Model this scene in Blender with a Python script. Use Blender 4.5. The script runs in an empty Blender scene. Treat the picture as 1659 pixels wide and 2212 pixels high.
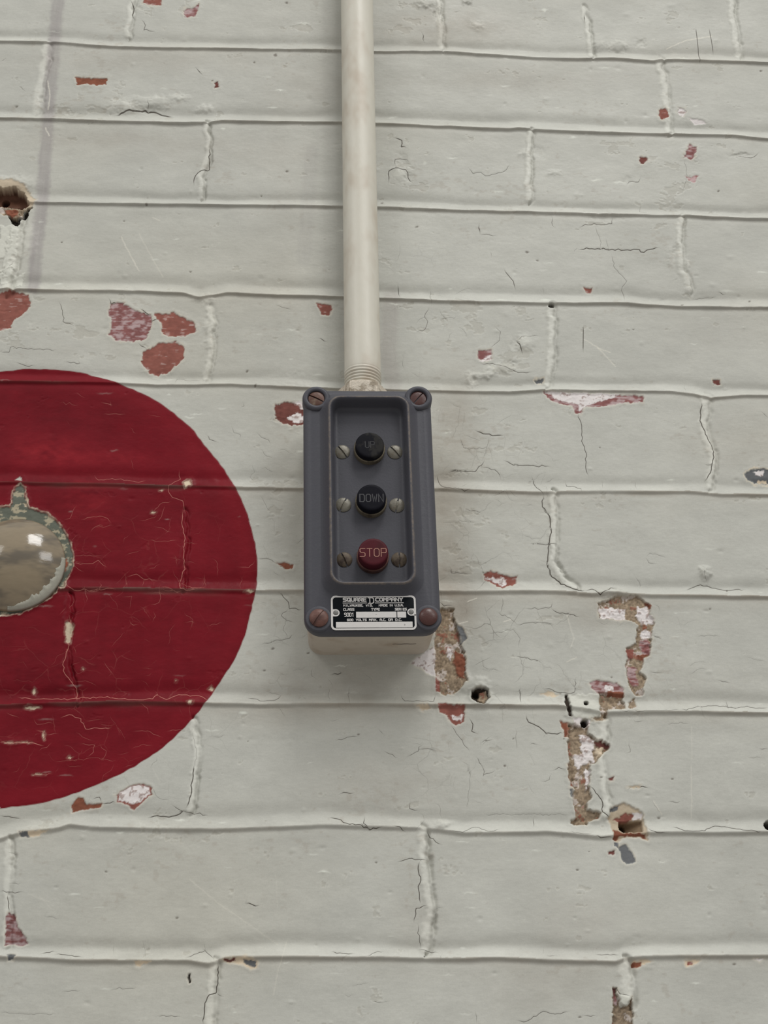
import bpy, bmesh, math, time
import numpy as np
from mathutils import Matrix, Vector

T0 = time.time()
scene = bpy.context.scene
C = scene.collection
rng = np.random.default_rng(7)

# ------------------------------------------------------------------ camera
FPX = 3200.0                                   # focal length in pixels of the 1659x2212 frame
PITCH, YAW, ROLL = 0.45300851, 0.05841932, -0.01243586
CZ, CD = -0.75953895, 0.73915713               # camera height below the wall's zero line, distance from wall (m)
Z0 = 2.2                                       # world height of the wall's zero line
cp, sp, cy_, sy_ = math.cos(PITCH), math.sin(PITCH), math.cos(YAW), math.sin(YAW)
Fv = np.array([sy_*cp, cy_*cp, sp]); Rv = np.array([cy_, -sy_, 0.0]); Uv = np.cross(Rv, Fv)
R2 = Rv*math.cos(ROLL) + Uv*math.sin(ROLL); U2 = np.cross(R2, Fv)
cam_d = bpy.data.cameras.new('camera'); cam = bpy.data.objects.new('camera', cam_d); C.objects.link(cam)
m = Matrix.Identity(4)
for i in range(3):
    m[i][0] = R2[i]; m[i][1] = U2[i]; m[i][2] = -Fv[i]
m[0][3], m[1][3], m[2][3] = 0.0, -CD, Z0 + CZ
cam.matrix_world = m
cam_d.sensor_fit = 'VERTICAL'; cam_d.sensor_height = 36.0; cam_d.lens = FPX/2212*36.0
cam_d.clip_start = 0.01
scene.camera = cam

# ------------------------------------------------------------------ light of the room
scene.view_settings.view_transform = 'Standard'; scene.view_settings.look = 'None'
scene.view_settings.gamma = 1.0; scene.view_settings.use_curve_mapping = False
scene.view_settings.exposure = 0.06
world = bpy.data.worlds.new('world'); scene.world = world; world.use_nodes = True
wn = world.node_tree.nodes; wl = world.node_tree.links; wn.clear()
wo = wn.new('ShaderNodeOutputWorld'); bg = wn.new('ShaderNodeBackground')
tc = wn.new('ShaderNodeTexCoord'); sx = wn.new('ShaderNodeSeparateXYZ'); rp = wn.new('ShaderNodeValToRGB')
mr = wn.new('ShaderNodeMapRange'); mr.inputs[1].default_value = -1; mr.inputs[2].default_value = 1
wl.new(tc.outputs['Generated'], sx.inputs[0]); wl.new(sx.outputs['Z'], mr.inputs[0]); wl.new(mr.outputs[0], rp.inputs[0])
rp.color_ramp.elements[0].position = 0.15; rp.color_ramp.elements[0].color = (0.66, 0.63, 0.60, 1)
rp.color_ramp.elements[1].position = 0.85; rp.color_ramp.elements[1].color = (1.25, 1.25, 1.24, 1)
el = rp.color_ramp.elements.new(0.5); el.color = (0.56, 0.555, 0.54, 1)
wl.new(rp.outputs[0], bg.inputs[0]); bg.inputs[1].default_value = 0.60; wl.new(bg.outputs[0], wo.inputs[0])

def area(name, loc, target, sxx, syy, power, col=(1, 1, 1)):
    d = bpy.data.lights.new(name, 'AREA'); d.shape = 'RECTANGLE'; d.size = sxx; d.size_y = syy; d.energy = power; d.color = col
    o = bpy.data.objects.new(name, d); C.objects.link(o); o.location = loc
    o.rotation_euler = (Vector(target) - Vector(loc)).to_track_quat('-Z', 'Y').to_euler()
    return o
area('ceiling_lamp', (3.0, -4.2, 4.6), (0.03, 0, 1.75), 1.6, 1.6, 58, (1.0, 0.99, 0.965))
area('ceiling_lamp', (-3.0, -3.6, 4.8), (0.03, 0, 1.75), 1.6, 1.6, 34, (1.0, 0.99, 0.965))
area('ceiling_lamp', (0.8, -2.45, 5.65), (0.03, 0, 1.75), 1.2, 1.2, 70, (1.0, 0.99, 0.965))

# ------------------------------------------------------------------ wall coordinates (mm; x right, z up from the zero line)
def P(x, y, dep=0.0):
    """picture point -> wall coordinates on the plane 'dep' mm in front of the wall"""
    x = np.asarray(x, float); y = np.asarray(y, float)
    D = [Fv[i]*FPX + (x-829.5)*R2[i] - (y-1106)*U2[i] for i in range(3)]
    t = (CD - dep/1000.0)/D[1]
    return t*D[0]*1000, (CZ + t*D[2])*1000
def to_px(X, Z):
    vx = X/1000; vy = CD; vz = Z/1000 - CZ
    w = vx*Fv[0] + vy*Fv[1] + vz*Fv[2]
    return 829.5 + FPX*(vx*R2[0]+vy*R2[1]+vz*R2[2])/w, 1106 - FPX*(vx*U2[0]+vy*U2[1]+vz*U2[2])/w

def lin(r, g, b):
    f = lambda c: (c/255/12.92) if c/255 <= 0.04045 else ((c/255+0.055)/1.055)**2.4
    return np.array([f(r), f(g), f(b)])

# ------------------------------------------------------------------ grid of the wall surface
def spread(a, b, fine0, fine1, st):
    core = np.arange(fine0, fine1, st)
    up = []; v = fine1; s = st
    while v < b:
        up.append(v); s = min(s*1.035, 9.0) if v - fine1 > 60 else 1.4; v += s
    dn = []; v = fine0; s = st
    while v > a:
        s = min(s*1.035, 9.0) if fine0 - v > 60 else 1.4; v -= s; dn.append(v)
    return np.array(dn[::-1] + list(core) + up)
STEP = 0.45
xs = spread(-750, 850, -222, 322, STEP)
zs = spread(-1500, 520, -686, 4, STEP)
NX, NZ = len(xs), len(zs)
X, Z = np.meshgrid(xs, zs)
X = X.astype(np.float32); Z = Z.astype(np.float32)
PX, PY = to_px(X.astype(float), Z.astype(float)); PX = PX.astype(np.float32); PY = PY.astype(np.float32)

def vnoise(x, z, sx_, sz_, seed):
    r = np.random.default_rng(seed); n = 256
    t = r.random((n, n)).astype(np.float32)*2-1
    u = x/sx_ + 1000.37; v = z/sz_ + 1000.71
    iu = np.floor(u).astype(np.int64); iv = np.floor(v).astype(np.int64)
    fu = (u-iu).astype(np.float32); fv = (v-iv).astype(np.float32)
    fu = fu*fu*(3-2*fu); fv = fv*fv*(3-2*fv)
    a = t[iv % n, iu % n]; b = t[iv % n, (iu+1) % n]; c = t[(iv+1) % n, iu % n]; d = t[(iv+1) % n, (iu+1) % n]
    return (a*(1-fu)+b*fu)*(1-fv) + (c*(1-fu)+d*fu)*fv
def fbm(x, z, sx_, sz_, seed, octv=3):
    o = 0; a = 1; tot = 0
    for k in range(octv):
        o = o + a*vnoise(x, z, sx_/2**k, sz_/2**k, seed+k*13); tot += a; a *= 0.5
    return o/tot
def sstep(a, b, x):
    t = np.clip((x-a)/(b-a), 0, 1); return t*t*(3-2*t)

H = np.zeros_like(X)                                   # relief towards the room, mm
WX = fbm(X, Z, 2.2, 2.2, 11, 3)*6; WY = fbm(X, Z, 2.2, 2.2, 51, 3)*6      # edge raggedness, px
WF = fbm(X, Z, 1.3, 1.1, 71, 2); WG = fbm(X, Z, 1.3, 1.1, 81, 2)
# broad waviness of the painted brickwork
H += 0.55*fbm(X, Z, 60, 40, 101, 3) + 0.10*fbm(X, Z, 9, 6, 131, 3) + 0.035*fbm(X, Z, 2.4, 1.6, 171, 2)

# ---- bed joints: weathered lips, each with its own run
COURSE = {
 1: [(-60,88),(0,91),(120,93),(240,102),(330,104),(480,106),(730,109),(830,112),(950,111),(1130,124),(1250,128),(1320,127),(1410,134),(1440,130),(1659,137)],
 2: [(-60,254),(0,256),(120,258),(250,263),(400,268),(450,266),(480,262),(600,265),(735,266),(830,269),(960,274),(1100,281),(1120,279),(1250,286),(1400,290),(1590,294),(1659,301)],
 3: [(-60,436),(100,438),(250,441),(350,443),(480,444),(735,446),(830,448),(1000,455),(1200,461),(1400,466),(1480,466),(1540,471),(1659,474)],
 4: [(-60,626),(80,627),(200,629),(300,630),(400,636),(430,646),(460,640),(490,633),(600,640),(735,643),(830,646),(930,650),(1180,656),(1340,656),(1480,664),(1659,665)],
 5: [(-60,824),(0,825),(250,828),(340,833),(500,831),(650,838),(935,845),(1100,848),(1170,843),(1450,846),(1500,852),(1530,860),(1600,855),(1659,856)],
 6: [(-60,1042),(0,1043),(200,1045),(360,1050),(650,1056),(950,1056),(1150,1063),(1300,1061),(1500,1063),(1560,1069),(1659,1068)],
 7: [(-60,1268),(300,1272),(560,1276),(650,1277),(1000,1278),(1200,1276),(1280,1283),(1330,1281),(1400,1285),(1659,1289)],
 8: [(-60,1524),(0,1523),(300,1516),(560,1521),(830,1521),(1200,1524),(1300,1540),(1400,1537),(1659,1540)],
 9: [(-60,1824),(0,1812),(50,1797),(130,1788),(150,1780),(200,1787),(300,1789),(500,1790),(700,1782),(860,1786),(900,1787),(1000,1799),(1100,1798),(1180,1795),(1300,1806),(1400,1797),(1659,1797)],
 10: [(-60,2064),(30,2068),(180,2074),(400,2074),(450,2082),(490,2068),(560,2067),(830,2068),(940,2071),(1080,2068),(1200,2074),(1330,2078),(1350,2068),(1400,2065),(1659,2064)]}
LIP = {1:(6.2,1.35,.9), 2:(6.6,1.45,.9), 3:(6.0,1.35,.9), 4:(6.6,1.35,1.2), 5:(5.8,1.15,1.1), 6:(6.0,.95,1.8), 7:(6.0,1.1,2.2), 8:(6.2,1.35,2.0), 9:(6.4,1.25,2.0), 10:(6.0,1.4,1.9)}
GRIME = np.zeros_like(X); FRESH_LIT = np.zeros_like(X)
xw = xs.astype(float)
zline = {}
for k in range(-10, 24):
    if k in COURSE:
        a = np.array(COURSE[k], float); ax, az = P(a[:, 0], a[:, 1])
        zl = np.interp(xw, ax, az)
        ker = np.hanning(15); ker /= ker.sum()
        pad = np.concatenate([np.full(7, zl[0]), zl, np.full(7, zl[-1])]); zl = np.convolve(pad, ker, 'valid')
        w, amp, drop = LIP[k]
    else:
        zl = np.full(NX, -64.0*k) ; w, amp, drop = 5.0, 1.2, .8
    zl = zl + (0.42*fbm(xw, xw*0+k*50, 14, 14, 200+k, 4))
    zline[k] = zl
    r0, r1 = np.searchsorted(zs, [zl.min()-16, zl.max()+16])
    if r1-r0 < 2: continue
    s = Z[r0:r1] - zl[None, :].astype(np.float32)
    wv = w*(1+0.25*fbm(xw, xw*0+k*31, 40, 40, 300+k, 2))[None, :]
    av = amp*(1+0.35*fbm(xw, xw*0+k*77, 25, 25, 340+k, 3))[None, :]
    up = np.clip(1-s/wv, 0, 1); up = up**1.5
    prof = np.where(s >= 0, up, 1.0) * sstep(-drop, 0.0, s)
    H[r0:r1] += (av*prof*1.0).astype(np.float32)
    H[r0:r1] -= (.75*av*np.exp(-((s-wv*.95)/(wv*.62))**2)*sstep(-.4, 1.2, s)).astype(np.float32)
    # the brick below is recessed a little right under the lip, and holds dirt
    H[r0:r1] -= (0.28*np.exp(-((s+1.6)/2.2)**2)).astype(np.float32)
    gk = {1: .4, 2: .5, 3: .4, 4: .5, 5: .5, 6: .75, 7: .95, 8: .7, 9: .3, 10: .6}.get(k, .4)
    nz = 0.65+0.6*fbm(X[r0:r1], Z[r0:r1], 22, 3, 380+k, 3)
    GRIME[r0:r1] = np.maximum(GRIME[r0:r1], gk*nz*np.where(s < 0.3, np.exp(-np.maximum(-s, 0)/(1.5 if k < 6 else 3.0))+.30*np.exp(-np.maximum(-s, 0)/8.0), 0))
    FRESH_LIT[r0:r1] = np.maximum(FRESH_LIT[r0:r1], np.where(s > 0, up, 0)*(.8+.5*fbm(X[r0:r1], Z[r0:r1], 9, 3, 388+k, 3)))

def window(pts, pad):
    p = np.array(pts, float); x0, x1 = p[:, 0].min()-pad, p[:, 0].max()+pad; y0, y1 = p[:, 1].min()-pad, p[:, 1].max()+pad
    cx, cz = P([x0, x1, x0, x1], [y0, y0, y1, y1])
    i0, i1 = np.searchsorted(xs, [cx.min(), cx.max()]); j0, j1 = np.searchsorted(zs, [cz.min(), cz.max()])
    return slice(max(j0-1, 0), j1+1), slice(max(i0-1, 0), i1+1)
def line_dist(px, py, pts):
    """unsigned and signed distance to a polyline, position along it, px"""
    best = np.full(px.shape, 1e9, np.float32); sg = np.ones(px.shape, np.float32); al = np.zeros(px.shape, np.float32)
    L = 0
    for (ax, ay), (bx, by) in zip(pts[:-1], pts[1:]):
        dx, dy = bx-ax, by-ay; ll = max(dx*dx+dy*dy, 1e-6); ln = math.sqrt(ll)
        t = np.clip(((px-ax)*dx+(py-ay)*dy)/ll, 0, 1)
        d = np.hypot(px-ax-t*dx, py-ay-t*dy)
        s = np.sign((px-ax)*dy-(py-ay)*dx)                # + to the right of travel downwards in the picture is negative x
        u = d < best
        best = np.where(u, d, best); sg = np.where(u, s, sg); al = np.where(u, L+t*ln, al); L += ln
    return best, sg, al
def poly_sdf(px, py, pts):
    p = np.array(pts, float); n = len(p); best = np.full(px.shape, 1e9, np.float32); ins = np.zeros(px.shape, bool)
    for i in range(n):
        ax, ay = p[i]; bx, by = p[(i+1) % n]; dx, dy = bx-ax, by-ay; ll = max(dx*dx+dy*dy, 1e-6)
        t = np.clip(((px-ax)*dx+(py-ay)*dy)/ll, 0, 1)
        best = np.minimum(best, np.hypot(px-ax-t*dx, py-ay-t*dy))
        c = (ay > py) != (by > py)
        xi = (bx-ax)*(py-ay)/(by-ay if by != ay else 1e-9)+ax
        ins ^= c & (px < xi)
    return np.where(ins, -best, best)

# ---- head joints: shallow grooves, lit on their left wall; (points, half width px, depth mm, bead mm)
HEAD = [
 ([(286,-30),(284,10),(279,45),(276,76)], 6, 1.0, .5), ([(948,-20),(950,20),(948,50),(956,100)], 6, .7, .5), ([(1262,20),(1268,60),(1274,90),(1278,118)], 6, .9, .6),
 ([(1574,-20),(1579,10),(1584,60),(1594,118)], 7, .6, .8), ([(100,100),(96,130),(86,175),(80,238)], 8, .5, .6), ([(1423,133),(1429,165),(1436,225),(1441,284)], 7, .4, .7),
 ([(447,272),(448,310),(446,345),(434,385),(432,425)], 6, 1.0, .9), ([(1146,287),(1142,330),(1139,370),(1143,430)], 6, .9, .7), ([(38,475),(26,540),(14,625)], 10, .8, .9),
 ([(1468,475),(1470,530),(1472,580),(1488,625)], 7, .7, 1.0), ([(455,670),(456,720),(452,770),(447,815)], 7, .3, .9), ([(1190,664),(1192,740),(1190,790),(1180,830)], 7, .5, 1.1),
 ([(1523,862),(1521,930),(1538,985),(1532,1050)], 8, .7, .9), ([(1192,1068),(1196,1150),(1194,1215),(1215,1250),(1245,1270)], 7, 1.0, 1.0),
 ([(148,1290),(145,1360),(142,1440),(160,1515)], 7, 1.1, .3), ([(395,1110),(400,1180),(392,1270)], 6, .5, .2), ([(418,1560),(422,1640),(408,1750)], 7, .7, .7),
 ([(912,1797),(914,1850),(918,1910),(928,1965),(920,2050)], 9, 1.5, 1.0), ([(17,1820),(14,1900),(12,2040)], 8, .7, .4), ([(462,2085),(458,2130),(452,2212)], 10, .9, .9),
 ([(1345,2085),(1352,2130),(1356,2160)], 12, 1.2, 1.0), ([(1304,1560),(1296,1640),(1310,1760)], 8, .5, .8)]
for pts, hw, dep, bead in HEAD:
    w = window(pts, 34); px, py = PX[w]+WX[w]*0.25+4*vnoise(X[w], Z[w], 9, 9, 777), PY[w]+WY[w]*0.25
    d, sg, al = line_dist(px, py, pts)
    t = d*sg                                             # + on the right hand side of the downward run
    near = sstep(34, 22, d)
    endf = 1.0
    # a ragged bead of thick paint with a crevice along its right flank
    rg = np.clip(1+1.1*fbm(X[w], Z[w], 3.2, 4.5, 790, 3), .25, 1.8); sway = 2.2*vnoise(X[w]*0+al*.05, al*.11, 1, 1, 795)
    tt = t+sway; bd = np.exp(-np.abs(tt/(hw*1.05))**3)
    H[w] += (near*(.5+.5*rg)*((.22+bead*.55)*bd) - near*(.45+dep*1.1)*np.exp(-((tt-hw*1.5)/(hw*.55))**2)*np.clip(.9+.8*fbm(X[w], Z[w], 5, 8, 797, 2), .1, 1.5) - near*.06*np.exp(-((tt+hw*1.6)/(hw*.7))**2)).astype(np.float32)
    FRESH_LIT[w] = np.maximum(FRESH_LIT[w], near*bd*(1.35+.5*fbm(X[w], Z[w], 3, 5, 791, 3)))

# ---- lumps and sags in the paint: (x, y, rx, ry, height mm)
LUMP = [(265,232,35,14,.7),(320,238,20,6,-.6),(345,222,30,12,.9),(385,212,22,8,.7),(440,236,20,8,.7),(300,215,20,7,.4),(920,6,20,10,1.1),(945,32,6,14,-.8),(1010,4,9,6,.8),(1030,56,14,8,.5),
 (1335,100,22,12,1.0),(1290,95,14,16,.7),(1020,822,14,15,1.1),(1022,822,6,7,-.9),(1045,812,26,6,.8),(1063,800,14,9,.6),(1383,92,10,8,-.5),(1522,1238,13,12,1.4),(1518,1234,6,5,.5),
 (1458,560,18,22,.7),(1480,572,10,16,.6),(1462,540,8,8,-.6),(1325,1283,24,10,1.2),(1140,330,14,10,.6),(1160,328,26,12,-.4),(955,1780,16,9,1.0),(440,645,26,10,.7),(1035,1475,20,14,.8),(1005,1475,16,20,.5),
 (1255,1530,38,26,.9),(1210,1250,14,18,.7),(690,1105,30,60,.3),(450,700,10,14,.5),(452,745,12,10,.5),(868,345,12,16,-.45),(862,375,16,14,.5),(884,382,10,8,-.5),(1130,740,26,16,.8),(1112,742,8,14,-.7),
 (1090,795,20,10,.7),(1105,785,14,6,-.5),(1060,70,30,40,.3),(1195,375,16,6,.4),(230,1515,40,10,.3),(30,395,45,14,.8),(60,520,20,40,.5),(990,1700,60,30,.3),(412,1815,30,22,-.35),(700,1965,60,30,.2),(1250,1400,18,30,.35),
 (640,820,60,14,.4),(600,680,90,30,.2),(1405,360,30,20,.25),(1500,330,30,14,.35),(1355,390,14,7,-.3),(1600,335,24,4,-.5),(1310,470,40,8,-.4)]
for lx, ly, rx, ry, h in LUMP:
    w = window([(lx, ly)], max(rx, ry)*2.2+10); u = (PX[w]+WX[w]*.9-lx)/rx; v = (PY[w]+WY[w]*.9-ly)/ry
    if h > .45: FRESH_LIT[w] = np.maximum(FRESH_LIT[w], .9*np.exp(-(u*u+v*v)**1.4)*np.clip(.5+1.6*fbm(X[w], Z[w], 5, 4, 799, 3), 0, 1.3))
    H[w] += (1.45*h*np.exp(-(u*u+v*v)**1.4)).astype(np.float32)

# ------------------------------------------------------------------ paint, chips and bare masonry
GREY = lin(184, 184, 176)
COL = np.empty(X.shape+(3,), np.float32); COL[:] = GREY
var = fbm(X, Z, 90, 60, 401, 4)[..., None]
COL *= 1+0.09*var+0.06*fbm(X, Z, 14, 5, 407, 4)[..., None]
warm = np.clip(fbm(X, Z, 120, 90, 431, 3)+0.1, 0, 1)[..., None]*0.5
COL = COL*(1-warm)+COL*np.array([1.03, .99, .92], np.float32)*warm
spk = sstep(.36, .62, fbm(X, Z, 3.5, 2.2, 409, 4)*.7+.5*fbm(X, Z, 40, 30, 413, 3))[..., None]*.30
COL = (COL*(1-spk)+lin(158, 150, 138).astype(np.float32)*spk).astype(np.float32)
RGH = np.full(X.shape, .50, np.float32)+0.12*fbm(X, Z, 30, 20, 461, 3)
def blend(w, mask, col):
    mm = mask[..., None].astype(np.float32); COL[w] = COL[w]*(1-mm)+np.asarray(col, np.float32)*mm

# lilac-grey streaks, then grubby zones plus the brown shadow painted below the box: (line, half width px, colour, strength)
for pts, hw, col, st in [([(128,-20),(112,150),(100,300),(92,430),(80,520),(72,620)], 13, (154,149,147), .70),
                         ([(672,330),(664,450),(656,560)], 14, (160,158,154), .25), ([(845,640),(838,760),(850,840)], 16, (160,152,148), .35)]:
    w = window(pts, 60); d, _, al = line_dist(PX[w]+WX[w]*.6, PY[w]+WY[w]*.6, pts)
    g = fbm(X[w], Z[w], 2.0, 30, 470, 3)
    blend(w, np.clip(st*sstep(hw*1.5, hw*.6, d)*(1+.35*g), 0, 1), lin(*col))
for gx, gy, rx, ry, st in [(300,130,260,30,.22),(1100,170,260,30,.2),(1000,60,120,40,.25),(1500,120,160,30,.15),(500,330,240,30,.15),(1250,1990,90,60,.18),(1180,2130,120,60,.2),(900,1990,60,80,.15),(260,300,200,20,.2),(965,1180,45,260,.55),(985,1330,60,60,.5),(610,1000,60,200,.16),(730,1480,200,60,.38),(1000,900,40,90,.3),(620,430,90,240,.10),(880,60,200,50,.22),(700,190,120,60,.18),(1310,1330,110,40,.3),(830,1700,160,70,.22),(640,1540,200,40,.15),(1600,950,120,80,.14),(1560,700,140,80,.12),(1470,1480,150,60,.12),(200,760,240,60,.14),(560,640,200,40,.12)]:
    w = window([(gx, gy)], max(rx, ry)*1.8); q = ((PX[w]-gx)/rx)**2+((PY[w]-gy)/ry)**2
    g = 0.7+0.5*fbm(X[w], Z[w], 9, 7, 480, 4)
    blend(w, np.clip(st*np.exp(-q)*g, 0, 1), lin(140, 126, 110))  # patches below the box put its brown shadow into the colour
COL *= (1+.19*np.clip(FRESH_LIT, 0, 1.3))[..., None].astype(np.float32)  # paler lips, beads and lumps: cleaner paint plus caught light painted in
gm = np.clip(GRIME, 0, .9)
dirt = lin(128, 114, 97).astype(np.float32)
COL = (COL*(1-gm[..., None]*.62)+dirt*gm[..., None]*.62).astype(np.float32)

LZ = np.zeros_like(X)
for gx, gy, rx, ry, st in [(880,380,60,90,.34),(1440,380,110,60,.26),(1000,690,130,60,.28),(1290,480,110,40,.22),(1060,940,120,90,.30),(1080,1380,140,150,.16),(600,960,60,180,.22),(120,720,150,60,.24),(250,230,150,40,.22),(900,40,80,50,.3),(690,60,90,50,.22),(1250,1600,120,90,.18),(990,1130,40,160,.34),(1120,780,90,50,.28),(400,20,120,40,.15),(560,1560,120,60,.1),(980,1620,160,60,.15),(1330,330,60,30,.3),(1500,130,80,40,.1)]:
    LZ = np.maximum(LZ, st*np.exp(-(((PX-gx)/rx)**2+((PY-gy)/ry)**2)**1.2).astype(np.float32))
ln_ = .85*fbm(X, Z, 13, 8, 551, 4)+.16*fbm(X, Z, 1.6, 1.3, 561, 2)
lm = sstep(.50, .54, ln_+LZ-.02)
le = np.exp(-((ln_+LZ-.02-.49)/.025)**2)
COL = COL*(1-lm[..., None]*.55)+(COL*np.array([.88, .86, .83], np.float32))*lm[..., None]*.55
COL *= (1+.07*le[..., None]).astype(np.float32); COL = COL.astype(np.float32)
H -= (.16*lm-.04*le).astype(np.float32)
# big red disc painted on the wall
EDGE = [(0,800),(95,797),(180,805),(250,825),(330,862),(400,915),(480,1010),(530,1100),(555,1200),(550,1290),(510,1410),(450,1515),(380,1590),(290,1655),(150,1718),(0,1748)]
e = np.array(EDGE, float); ex, ez = P(e[:, 0], e[:, 1])
A = np.stack([ex*2, ez*2, np.ones(len(ex))], 1); sol = np.linalg.lstsq(A, ex**2+ez**2, rcond=None)[0]
RCX, RCZ = sol[0], sol[1]; RR = math.sqrt(sol[2]+RCX**2+RCZ**2)
wob = 0.9*vnoise(X, Z, 14, 14, 500)+0.35*vnoise(X, Z, 3, 3, 503)
dred = np.hypot(X-RCX, Z-RCZ)-RR+wob*.8
# follow the hand-painted edge where it departs from the true circle
eang = np.arctan2(ez-RCZ, ex-RCX); erad = np.hypot(ex-RCX, ez-RCZ)-RR; o_ = np.argsort(eang)
ang = np.arctan2(Z-RCZ, X-RCX); dred = dred-np.interp(ang, eang[o_], erad[o_], left=0, right=0).astype(np.float32)
redm = sstep(.28, -.28, dred).astype(np.float32)
RED = lin(110, 21, 31)
redc = RED[None, None]*(1+0.16*fbm(X, Z, 50, 25, 510, 4)[..., None]+.10*fbm(X, Z, 9, 3, 520, 3)[..., None]+.07*fbm(X, Z, 5, 40, 527, 3)[..., None])
edge = np.exp(-((dred+5)/5.0)**2)[..., None]*.3
redc = redc*(1-edge)+lin(130, 28, 38)*edge
for (gx, gy, rx, ry, st) in [(105,975,70,30,.5),(190,1080,60,50,.28),(60,880,90,30,-.15),(40,1480,140,60,-.2),(300,1300,120,90,-.12),(230,990,90,16,.25)]:
    q = ((PX-gx)/rx)**2+((PY-gy)/ry)**2; g = (np.exp(-q)*(0.6+.8*fbm(X, Z, 5, 3, 533, 3)))[..., None]
    redc = redc*(1-np.clip(st*g, 0, 1))+lin(165, 45, 52)*np.clip(st*g, 0, 1) if st > 0 else redc*(1+st*np.clip(g, 0, 1))
gr = (np.clip(GRIME*1.5-.45, 0, 1))[..., None]
redc = redc*(1-gr*.7)+lin(104, 84, 76)*gr*.7
COL = COL*(1-redm[..., None])+redc.astype(np.float32)*redm[..., None]
RGH = RGH*(1-redm)+(.40+.1*fbm(X, Z, 20, 14, 540, 3))*redm
H += .12*redm*sstep(0, -1.2, dred)

CRM = np.ones_like(X)                                  # where paint (and so its cracks) still exists
def chip(pts, kind, dep=.35, warp=.5, rim=.35, lift=.16, dark=1.0):
    w = window(pts, 16); px, py = PX[w]+WX[w]*warp*1.25+WF[w]*1.7, PY[w]+WY[w]*warp*1.25+WG[w]*1.7
    d = poly_sdf(px, py, pts)
    ms = np.clip(.5-d/1.8, 0, 1).astype(np.float32); x, z = X[w], Z[w]
    if rim: blend(w, rim*np.clip(1-np.abs(d-2.2)/2.4, 0, 1)*(.6+.6*vnoise(x, z, 2, 2, 77)), lin(214, 202, 180))
    H[w] += (lift*np.exp(-((d-4)/4.5)**2)*(1-ms)).astype(np.float32)
    st = .6*fbm(x, z, 4.5, .9, 601, 3)+.55*fbm(x, z, 2.6, 1.8, 607, 3); n = fbm(x, z, 2.5, 2.0, 611, 3); f = fbm(x, z, .9, .9, 621, 2)
    if kind == 'brick': c = lin(138, 86, 76)*(1+.22*n+.14*st)[..., None]; s_ = sstep(.22, .5, st)*.5; c = c*(1-s_[..., None])+lin(196, 178, 172)*s_[..., None]; r = .8; hn = .10*n
    elif kind == 'streaky': c = lin(134, 88, 86)*(1+.2*n)[..., None]; s_ = sstep(-.15, .35, st+.3*n)*.7; c = c*(1-s_[..., None])+lin(190, 172, 172)*s_[..., None]; r = .8; hn = .10*n
    elif kind == 'orange': c = lin(130, 80, 62)*(1+.25*n+.12*f)[..., None]; r = .85; hn = .15*n
    elif kind == 'dark': c = lin(102, 62, 56)*(1+.3*n)[..., None]; r = .85; hn = .15*n
    elif kind == 'mortar': c = lin(156, 139, 118)*(1+.30*n+.5*f)[..., None]; s_ = sstep(.12, .42, n+.4*f)*.6; c = c*(1-s_[..., None])+lin(104, 90, 76)*s_[..., None]; s_ = sstep(.28, .42, fbm(x, z, 5, 5, 661, 3)+.4*f)*.7; c = c*(1-s_[..., None])+lin(205, 196, 190)*s_[..., None]; s_ = sstep(.42, .54, fbm(x, z, 4, 4, 681, 3)+.3*f)*.7; c = c*(1-s_[..., None])+lin(140, 80, 66)*s_[..., None]; r = .95; hn = .5*n+.35*f
    elif kind == 'white': c = lin(222, 216, 214)*(1+.06*n)[..., None]; s_ = sstep(.16, .42, n+.5*f)*.7; c = c*(1-s_[..., None])+lin(142, 118, 110)*s_[..., None]; r = .8; hn = .12*n
    elif kind == 'slate': c = lin(104, 106, 108)*(1+.05*n)[..., None]; r = .5; hn = .02*n
    elif kind == 'green': c = lin(98, 102, 92)*(1+.12*n)[..., None]; s_ = sstep(.12, .34, fbm(x, z, 4.5, 2.0, 691, 3)+.35*f)*.85; c = c*(1-s_[..., None])+lin(176, 166, 142)*s_[..., None]; r = .5; hn = .12*n
    elif kind == 'cream': c = lin(206, 190, 166)*(1+.12*n)[..., None]; r = .6; hn = .08*n
    elif kind == 'pale': c = lin(196, 196, 186)*(1+.04*n)[..., None]; r = .5; hn = .1*n
    elif kind == 'metal': c = lin(96, 66, 52)*(1+.2*n)[..., None]; r = .6; hn = .05*n
    elif kind == 'pit': c = lin(48, 40, 34)*(1+.2*n)[..., None]; r = .9; hn = .1*n
    blend(w, ms, c*dark)
    RGH[w] = RGH[w]*(1-ms)+r*ms
    H[w] += (ms*(-dep)+ms*hn).astype(np.float32)
    CRM[w] *= 1-ms
def hole(x, y, r, dep, slant=(0, 0)):
    w = window([(x, y)], r*2.5+8); d = np.hypot(PX[w]+WX[w]*.15-x, PY[w]+WY[w]*.15-y)
    ms = sstep(r+1.0, r-1.4, d).astype(np.float32); H[w] -= dep*ms
    blend(w, ms, lin(44, 36, 30)); RGH[w] = RGH[w]*(1-ms)+.9*ms; CRM[w] *= 1-ms

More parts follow.
